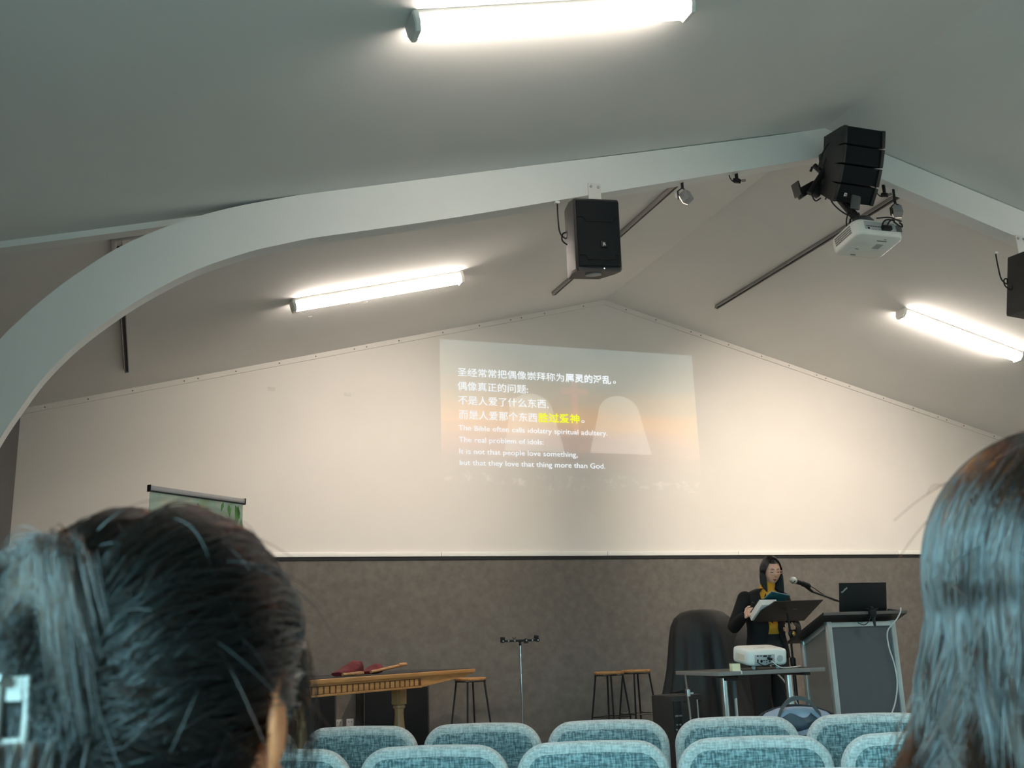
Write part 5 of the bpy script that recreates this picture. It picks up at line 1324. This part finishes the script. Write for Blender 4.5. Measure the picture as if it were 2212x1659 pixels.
    bmesh.ops.remove_doubles(hm.bm, verts=hm.bm.verts, dist=1e-4)
    hair = hm.build('hair', hair_cap, root, 180)
    st = []
    up = HM.to_3x3().inverted() @ Vector((0, 0, -1))
    for k in range(5200):
        sd = 1 if rng.random() < 0.5 else -1
        q = rng.random(); a = R_(90)-sd*R_(40+140*q**0.9)          # from the temple round to the nape
        if sd > 0: a = R_(90)-R_(58+122*q)
        else: a = R_(90)+R_(60+120*q)
        ya = math.sin(a)
        d0 = dir_(0.02+0.02*sd, 0.62*max(ya, -0.6)+0.05, 0.85)
        de = dir_(math.cos(a), ya*0.98, -0.10)
        vol = 1.09+0.06*rng.random(); pts = []
        for i in range(9):
            t = i/8; d = slerp(d0, de, t); p = head_point(dir_(d.x, d.y, max(d.z, -0.1)))*vol
            if d.z < 0.25: p.x *= 1.05
            pts.append(HM @ p)
        e = pts[-1]; L = 0.185+0.05*rng.random()+(0.02 if ya > 0 else 0.03)
        c_ = HC+Vector((0, 0.02, 0))
        for i in range(1, 8):
            t = i/7; p = e+Vector((0, 0, -L*t)); rad = Vector((p.x-c_.x, p.y-c_.y, 0))
            p += -rad*(0.02*math.sin(t*PI*0.5))+Vector((0.004*math.sin(t*4+k), 0.004*math.cos(t*3+k*1.7), 0))
            pts.append(p)
        st.append([tuple(p) for p in pts])
    hair_object('hair_strands', st, 0.0007, hair_black, hair)
    # remote in the raised hand
    t = thing('presentation_clicker', 'small black clicker held in the speaking person\'s raised hand', 'remote', tuple(O+Vector((-0.268, -0.243, 1.183))))
    m = MB(); m.cyl((-0.012, 0.02, -0.030), (0.012, -0.018, 0.050), 0.011, seg=14); m.build('case', black_plastic, t)
speaking_person()

# ------------------------------------------------------------------ seated people in front of the camera
def seated(label, yaw_body, yaw_head, C, top_m, leg_m, skin_m, bring=0.0):
    """C: head centre in world space. Returns root and head matrix (root space)."""
    seat_z = 0.472
    fwd = Vector((math.sin(yaw_body), math.cos(yaw_body), 0))
    base = Vector((C.x, C.y, 0))-fwd*0.03
    root = thing('person', label, 'person', (base.x, base.y, 0), -yaw_body)
    Cl = Matrix.Rotation(yaw_body, 3, 'Z') @ (C-base)
    HM = Matrix.Translation(Cl) @ Matrix.Rotation(-(yaw_head-yaw_body), 4, 'Z')
    m = MB(); add_head(m, HM)
    for s in (-1, 1): add_ear(m, HM @ Matrix.Translation((s*0.071, -0.012, -0.022)) @ Matrix.Rotation(-s*0.25, 4, 'Z') @ Matrix.Scale(1.12, 4), s)
    tapered(m, [tuple(Cl+Vector((0, -0.015, -0.05))), tuple(Cl+Vector((0, -0.02, -0.13))), tuple(Cl+Vector((0, -0.03, -0.22)))], [0.054, 0.054, 0.07])
    zs = Cl.z-0.215
    T = [(0, -0.06, seat_z+0.01, 0.165, 0.11), (0, -0.06, seat_z+0.12, 0.155, 0.11), (0, -0.05, seat_z+0.28, 0.15, 0.105), (0, -0.045, zs-0.10, 0.165, 0.105), (0, -0.04, zs-0.03, 0.155, 0.085), (0, -0.035, zs+0.02, 0.075, 0.06)]
    body_loft(m, T)
    arms = []
    for s in (-1, 1):
        A = [(s*0.175, -0.04, zs-0.05), (s*0.205, -0.02, zs-0.18), (s*0.215, 0.0, zs-0.31), (s*0.17, 0.11, zs-0.34), (s*0.11, 0.21, seat_z+0.165)]
        arms.append(A); tapered(m, A, [0.05, 0.044, 0.038, 0.034, 0.024])
        hand(m, A[-1], (-s*0.45, 0.85, -0.10), (0, -0.1, -1), (-s*0.8, -0.4, 0.0), (0.25, 0.28, 0.3, 0.33), 0.95)
        tapered(m, [(s*0.095, 0.0, seat_z+0.085), (s*0.10, 0.20, seat_z+0.085), (s*0.105, 0.40, seat_z+0.065), (s*0.105, 0.44, 0.30), (s*0.105, 0.42, 0.08)], [0.08, 0.074, 0.056, 0.05, 0.036])
    body = remeshed(m, 'body', skin_m, root, 0.0042, 2)
    m = MB(); body_loft(m, [(x, y, z, a+0.014, b+0.014) for x, y, z, a, b in T[:-1]]+[(0, -0.035, zs+0.025, 0.088, 0.074)])
    for A in arms:
        E = tuple(Vector(A[3])+(Vector(A[4])-Vector(A[3]))*0.85); tapered(m, A[:4]+[E], [0.062, 0.056, 0.05, 0.045, 0.036])
    m.build('jumper', top_m, root, 60)
    m = MB()
    body_loft(m, [(0, -0.05, seat_z+0.004, 0.17, 0.12), (0, -0.05, seat_z+0.16, 0.172, 0.128)])
    for s in (-1, 1): tapered(m, [(s*0.095, -0.02, seat_z+0.095), (s*0.10, 0.20, seat_z+0.095), (s*0.105, 0.40, seat_z+0.075), (s*0.105, 0.445, 0.30), (s*0.105, 0.42, 0.09)], [0.092, 0.086, 0.068, 0.062, 0.058])
    m.build('trousers', leg_m, root, 60)
    for s in (-1, 1):
        m = MB(); m.ell((s*0.105, 0.48, 0.036), (0.044, 0.13, 0.036)); m.box((s*0.105, 0.48, 0.009), (0.08, 0.25, 0.018), bev=0.006); m.build('shoe', black_metal, root)
    return root, HM, body
def cap_mesh(HM, k, keep, root, name='hair'):
    hm = MB(); nu, nv = 64, 40
    for j in range(nv):
        for i in range(nu):
            ds = [dir_(math.sin(t)*math.cos(a), math.sin(t)*math.sin(a), math.cos(t)) for t, a in ((PI*(j+.001)/nv, 2*PI*i/nu), (PI*(j+1)/nv, 2*PI*i/nu), (PI*(j+1)/nv, 2*PI*(i+1)/nu), (PI*(j+.001)/nv, 2*PI*(i+1)/nu))]
            if keep(sum(ds, Vector())/4): hm.bm.faces.new([hm.bm.verts.new(HM @ k(d)) for d in ds])
    bmesh.ops.remove_doubles(hm.bm, verts=hm.bm.verts, dist=1e-4)
    return hm.build(name, hair_cap, root, 180)
def updo_person():
    C = Vector((0.021, 0.770, 1.183))
    root, HM, body = seated('person with dark hair gathered in a claw clip, seen from behind at left', R_(14), R_(29), C, shirt_dark, jeans, skin2)
    def keep(d):
        if d.y > 0.50 and d.z < 0.60: return False
        if d.y > 0.05 and d.z < 0.22 and abs(d.x) > 0.3: return False
        if d.z < -0.12 and d.y > -0.25: return False
        return d.z > -0.62
    def surf(d):
        p = head_point(dir_(d.x, d.y, max(d.z, -0.55)))
        puff = 0.009+0.010*gs(d.z-0.45, 0.5)*gs(d.y+0.5, 0.6)+0.010*gs(d.x+0.55, 0.4)*gs(d.y+0.5, 0.6)
        puff -= 0.012*gs(d.x+0.10, 0.11)*max(0, d.z)             # parting groove on the crown
        q = p*(1+puff/p.length)
        if q.z > 0: q.z *= 0.95
        return q
    cap = cap_mesh(HM, lambda d: surf(d)*0.985, keep, root)
    CL = dir_(-0.25, -0.97, -0.03)                                  # where the clip grips
    st = []
    while len(st) < 9000:
        d = dir_(*rng.normal(size=3))
        if not keep(d) or d.dot(CL) > 0.97: continue
        pts = []; n = 15; lift = 0.003+0.012*rng.random()**2; ph = rng.random()*6.28; wob = 0.03*rng.normal()
        tgt = dir_(CL.x+0.10*rng.normal(), CL.y, CL.z+0.16*rng.normal())
        for i in range(n):
            t = i/(n-1); q = slerp(d, tgt, t)
            q = dir_(q.x+wob*math.sin(PI*t), q.y, q.z+0.05*math.sin(PI*t)*max(0, d.z))
            p = surf(q); r = p.length+lift*math.sin(PI*min(1, t*1.1+0.1))+0.028*max(0, t-0.72)/0.28+0.0012*math.sin(t*11+ph)
            pts.append(tuple(HM @ (p.normalized()*r)))
        st.append(pts)
    for k in range(150):                                          # loose wisps springing off the crown and back
        d = dir_(rng.normal()*0.6, rng.normal()*0.5-0.35, abs(rng.normal())*0.6+0.15)
        if not keep(d): continue
        p = HM @ surf(d); nrm = (HM.to_3x3() @ d).normalized()
        tang = (HM.to_3x3() @ dir_(*rng.normal(size=3))); tang = (tang-nrm*tang.dot(nrm)).normalized()
        L = 0.03+0.06*rng.random(); h = 0.002+0.014*rng.random()**3
        st.append([tuple(p+tang*L*t+nrm*(h*math.sin(PI*t*0.8)+0.0)-Vector((0, 0, 0.02*t*t))) for t in np.linspace(0, 1, 10)])
    for k in range(90):                                          # fringe locks falling before the ear
        y = 0.35+0.5*rng.random(); p = HM @ (surf(dir_(0.62, y, 0.45+0.2*rng.random()))*1.01)
        out = (HM.to_3x3() @ Vector((0.75, 0.65, 0)))
        L = 0.08+0.09*rng.random(); w = 0.004+0.026*rng.random()
        st.append([tuple(p+out*(w*math.sin(t*2.2))+Vector((0, 0, -L*t))+(HM.to_3x3() @ Vector((-0.0, 0.012*t*rng.random(), 0)))) for t in np.linspace(0, 1, 12)])
    hair_object('hair_strands', st, 0.00045, hair_black, cap)
    st = []                                                       # twisted lengths spilling over above the clip
    up0 = HM @ Vector((-0.022, -0.086, 0.076)); lf = (HM.to_3x3() @ dir_(-0.45, -0.80, 0)); sx0 = HM.to_3x3() @ dir_(0.85, -0.50, 0)
    for k in range(2200):
        g = math.floor(rng.random()*22); c0 = math.sin(g*12.9)*0.5+0.5
        dx = -0.075+0.115*c0+0.006*rng.normal(); dz = -0.015-0.070*(math.sin(g*7.7)*0.5+0.5)-0.012*rng.random(); hg = 0.010+0.016*rng.random(); out = 0.008+0.022*rng.random()
        a, b = 0.010*rng.normal(), 0.006*rng.normal()
        st.append([tuple(up0+sx0*(a+dx*t)+lf*(0.006+b*0.3+out*math.sin(t*PI*0.7))+Vector((0, 0, b+hg*math.sin(t*PI)+dz*t**1.7))) for t in np.linspace(0, 1, 12)])
    hair_object('hair_twist', st, 0.00045, hair_brown, cap)  # browner than the black strands, so daylight on the twist is coloured in
    ct = HM @ (CL*0.128)
    st = []
    bk = (HM.to_3x3() @ CL); sx = HM.to_3x3() @ Vector((1, 0, 0))
    for k in range(2600):                                         # tail falling below the clip
        a, b = rng.normal()*0.010, rng.normal()*0.008; s_ = rng.normal(); L = 0.20+0.10*rng.random()
        st.append([tuple(ct+sx*(a+0.022*s_*t)+bk*(b+0.012*math.sin(t*2.5)+0.004*rng.random())+Vector((0, 0, -0.012-L*t))) for t in np.linspace(0, 1, 12)])
    hair_object('hair_tail', st, 0.0006, hair_lit_m, cap)
    # claw clip
    m = MB(); sx = bk.cross(Vector((0, 0, 1))).normalized(); F = Matrix.Translation(ct+bk*0.010) @ (Matrix((-sx, bk, Vector((0, 0, 1)))).transposed().to_4x4()) @ Matrix.Scale(0.68, 4)
    t = thing('claw_clip', 'pale translucent claw clip gripping the dark hair at the left photo edge', 'hair clip', tuple(root.location), root.rotation_euler.z)
    m.cyl((0.0, 0.006, -0.026), (0.0, 0.006, 0.028), 0.0045, seg=12); m._x(list(m.bm.verts), F); m.build('spring_pin', clip_plastic, t)
    for s in (-1, 1):
        m = MB(); m.loft([[(s*0.006, 0.004, z), (s*0.020, 0.000, z), (s*0.024, -0.012, z*0.9), (s*0.020, -0.010, z*0.9)] for z in (-0.034, -0.026, -0.015)]); m.loft([[(s*0.006, 0.004, z), (s*0.020, 0.000, z), (s*0.024, -0.012, z*0.9), (s*0.020, -0.010, z*0.9)] for z in (0.015, 0.026, 0.034)])
        m.tube([(s*0.021, -0.004, -0.034), (s*0.024, -0.003, 0), (s*0.021, -0.004, 0.034)], 0.0035, 8)
        for z in (-0.03, -0.018, -0.006, 0.006, 0.018, 0.03): m.tube([(s*0.023, -0.008, z), (s*0.020, -0.026, z), (s*0.006, -0.036, z)], [0.003, 0.0025, 0.001], 6)
        m.tube([(s*0.008, 0.005, 0.03), (s*0.010, 0.018, 0.034)], [0.005, 0.004], 8)
        m._x(list(m.bm.verts), F); m.build('jaw', clip_plastic, t)
    # glasses: right temple arm and lens edge
    g = MB(); P = lambda x, y, z: HM @ Vector((x, y, z))
    for s in (-1, 1):
        g.tube([P(s*0.077, -0.012, 0.004), P(s*0.077, 0.03, 0.012), P(s*0.060, 0.088, 0.012)], 0.0016, 8)
        g.tube([P(s*0.034+0.026*math.cos(a), 0.100-0.012*abs(math.cos(a)), 0.004+0.020*math.sin(a)) for a in [2*PI*i/20 for i in range(21)]], 0.0014, 6, False)
    g.tube([P(-0.009, 0.102, 0.008), P(0, 0.106, 0.010), P(0.009, 0.102, 0.008)], 0.0014, 6)
    gl = g.build('glasses', black_metal, root)
    for s in (-1, 1):
        m = MB(); m.loft([[P(s*0.034+0.025*math.cos(a)*k_, y_-0.012*abs(math.cos(a))*k_, 0.004+0.019*math.sin(a)*k_) for a in [2*PI*i/20 for i in range(20)]] for k_, y_ in ((1, 0.099), (1, 0.101))]); m.build('lens', lens_glass, gl)
    m = MB(); e = HM @ Vector((0.073, -0.004, -0.052)); m.ell(tuple(e+(HM.to_3x3() @ Vector((0.010, -0.004, 0)))), (0.004,)*3, seg=12, rings=8); m.build('earring', chrome, root)
updo_person()
def long_hair_person():
    C = Vector((0.690, 0.648, 1.215))
    root, HM, body = seated('person with long loose wavy dark hair at the right photo edge, from behind', R_(24), R_(27), C, shirt_teal, jeans, skin)
    def keep(d):
        if d.y > 0.35 and d.z < 0.55: return False
        return d.z > -0.7 and not (d.z < -0.1 and d.y > 0.25)
    def surf(d): p = head_point(dir_(d.x, d.y, max(d.z, -0.3))); return p*(1+(0.014+0.010*gs(d.z-0.6, 0.5))/p.length)
    cap = cap_mesh(HM, lambda d: surf(d)*0.98, keep, root)
    m = MB(); rings = []                                          # dark inner fall of hair
    for i in range(14):
        t = i/13; z = 0.02-0.40*t
        rings.append([HM @ Vector((0.088*(1+0.22*math.sin(min(1, t*1.3)*PI/2))*math.cos(a), -0.020+0.098*(1+0.06*t)*math.sin(a), z)) for a in [PI+R_(-42)+(PI+R_(84))*j/30 for j in range(31)]])
    m.loft(rings, closed=False, cap=False); m.build('under_layer', hair_cap, cap, 180)
    st, st2 = [], []
    for k in range(9500):
        sd = 1 if rng.random() < 0.5 else -1; q = rng.random()
        a = R_(90)+sd*R_(58+122*q); ya = math.sin(a)
        d0 = dir_(0.06*rng.normal(), 0.65*max(ya, -0.5)+0.10*rng.normal(), 0.85); de = dir_(math.cos(a), ya, 0.06)
        vol = 1.03+0.13*rng.random()**1.5; clump = math.floor(q*26); c1 = clump*2.4+sd; pts = []
        for i in range(10):
            d = slerp(d0, de, i/9); p = surf(dir_(d.x, d.y, d.z))*vol; pts.append(HM @ p)
        e = pts[-1]; L = 0.24+0.16*rng.random(); rd = (HM.to_3x3() @ Vector((math.cos(a), ya, 0)))
        tg = Vector((-rd.y, rd.x, 0)); am = 0.013+0.010*rng.random(); fl_ = 0.030+0.030*rng.random()+0.012*math.sin(c1)
        for i in range(1, 15):
            t = i/14
            w = math.sin(t*9.5+c1+0.3*rng.normal()*0)*am*min(1, t*2.0); w2 = math.cos(t*8.0+c1*1.3)*am*min(1, t*2)
            pts.append(e+Vector((0, 0, -L*t))+rd*(fl_*math.sin(t*PI/2)**1.3+w*0.8)+tg*w2)
        (st if (clump*7+k) % 5 < 3 else st2).append([tuple(p) for p in pts])
    for k in range(120):
        d = dir_(rng.normal()*0.8, rng.normal()*0.6-0.2, abs(rng.normal())*0.5+0.1)
        if not keep(d): continue
        p = HM @ (surf(d)*1.02); nrm = (HM.to_3x3() @ d).normalized(); tang = HM.to_3x3() @ dir_(*rng.normal(size=3)); tang = (tang-nrm*tang.dot(nrm)).normalized()
        L = 0.04+0.08*rng.random(); h = 0.003+0.016*rng.random()**2
        st.append([tuple(p+tang*L*t+nrm*h*math.sin(PI*t*0.8)-Vector((0, 0, 0.03*t*t))) for t in np.linspace(0, 1, 10)])
    hair_object('hair_strands', st, 0.0006, hair_brown, cap)
    hair_object('painted_highlight_strands', st2, 0.0006, hair_lit_m, cap)  # paler set mixed in to paint window highlights into the hair
long_hair_person()
row(Vector((-0.045, 0.52, 0)), [(0, 'chair the claw-clip person sits on, out of the photo')], ch0, R_(-14))
row(Vector((0.588, 0.415, 0)), [(0, 'chair the long-haired person sits on, out of the photo')], ch0, R_(-24))
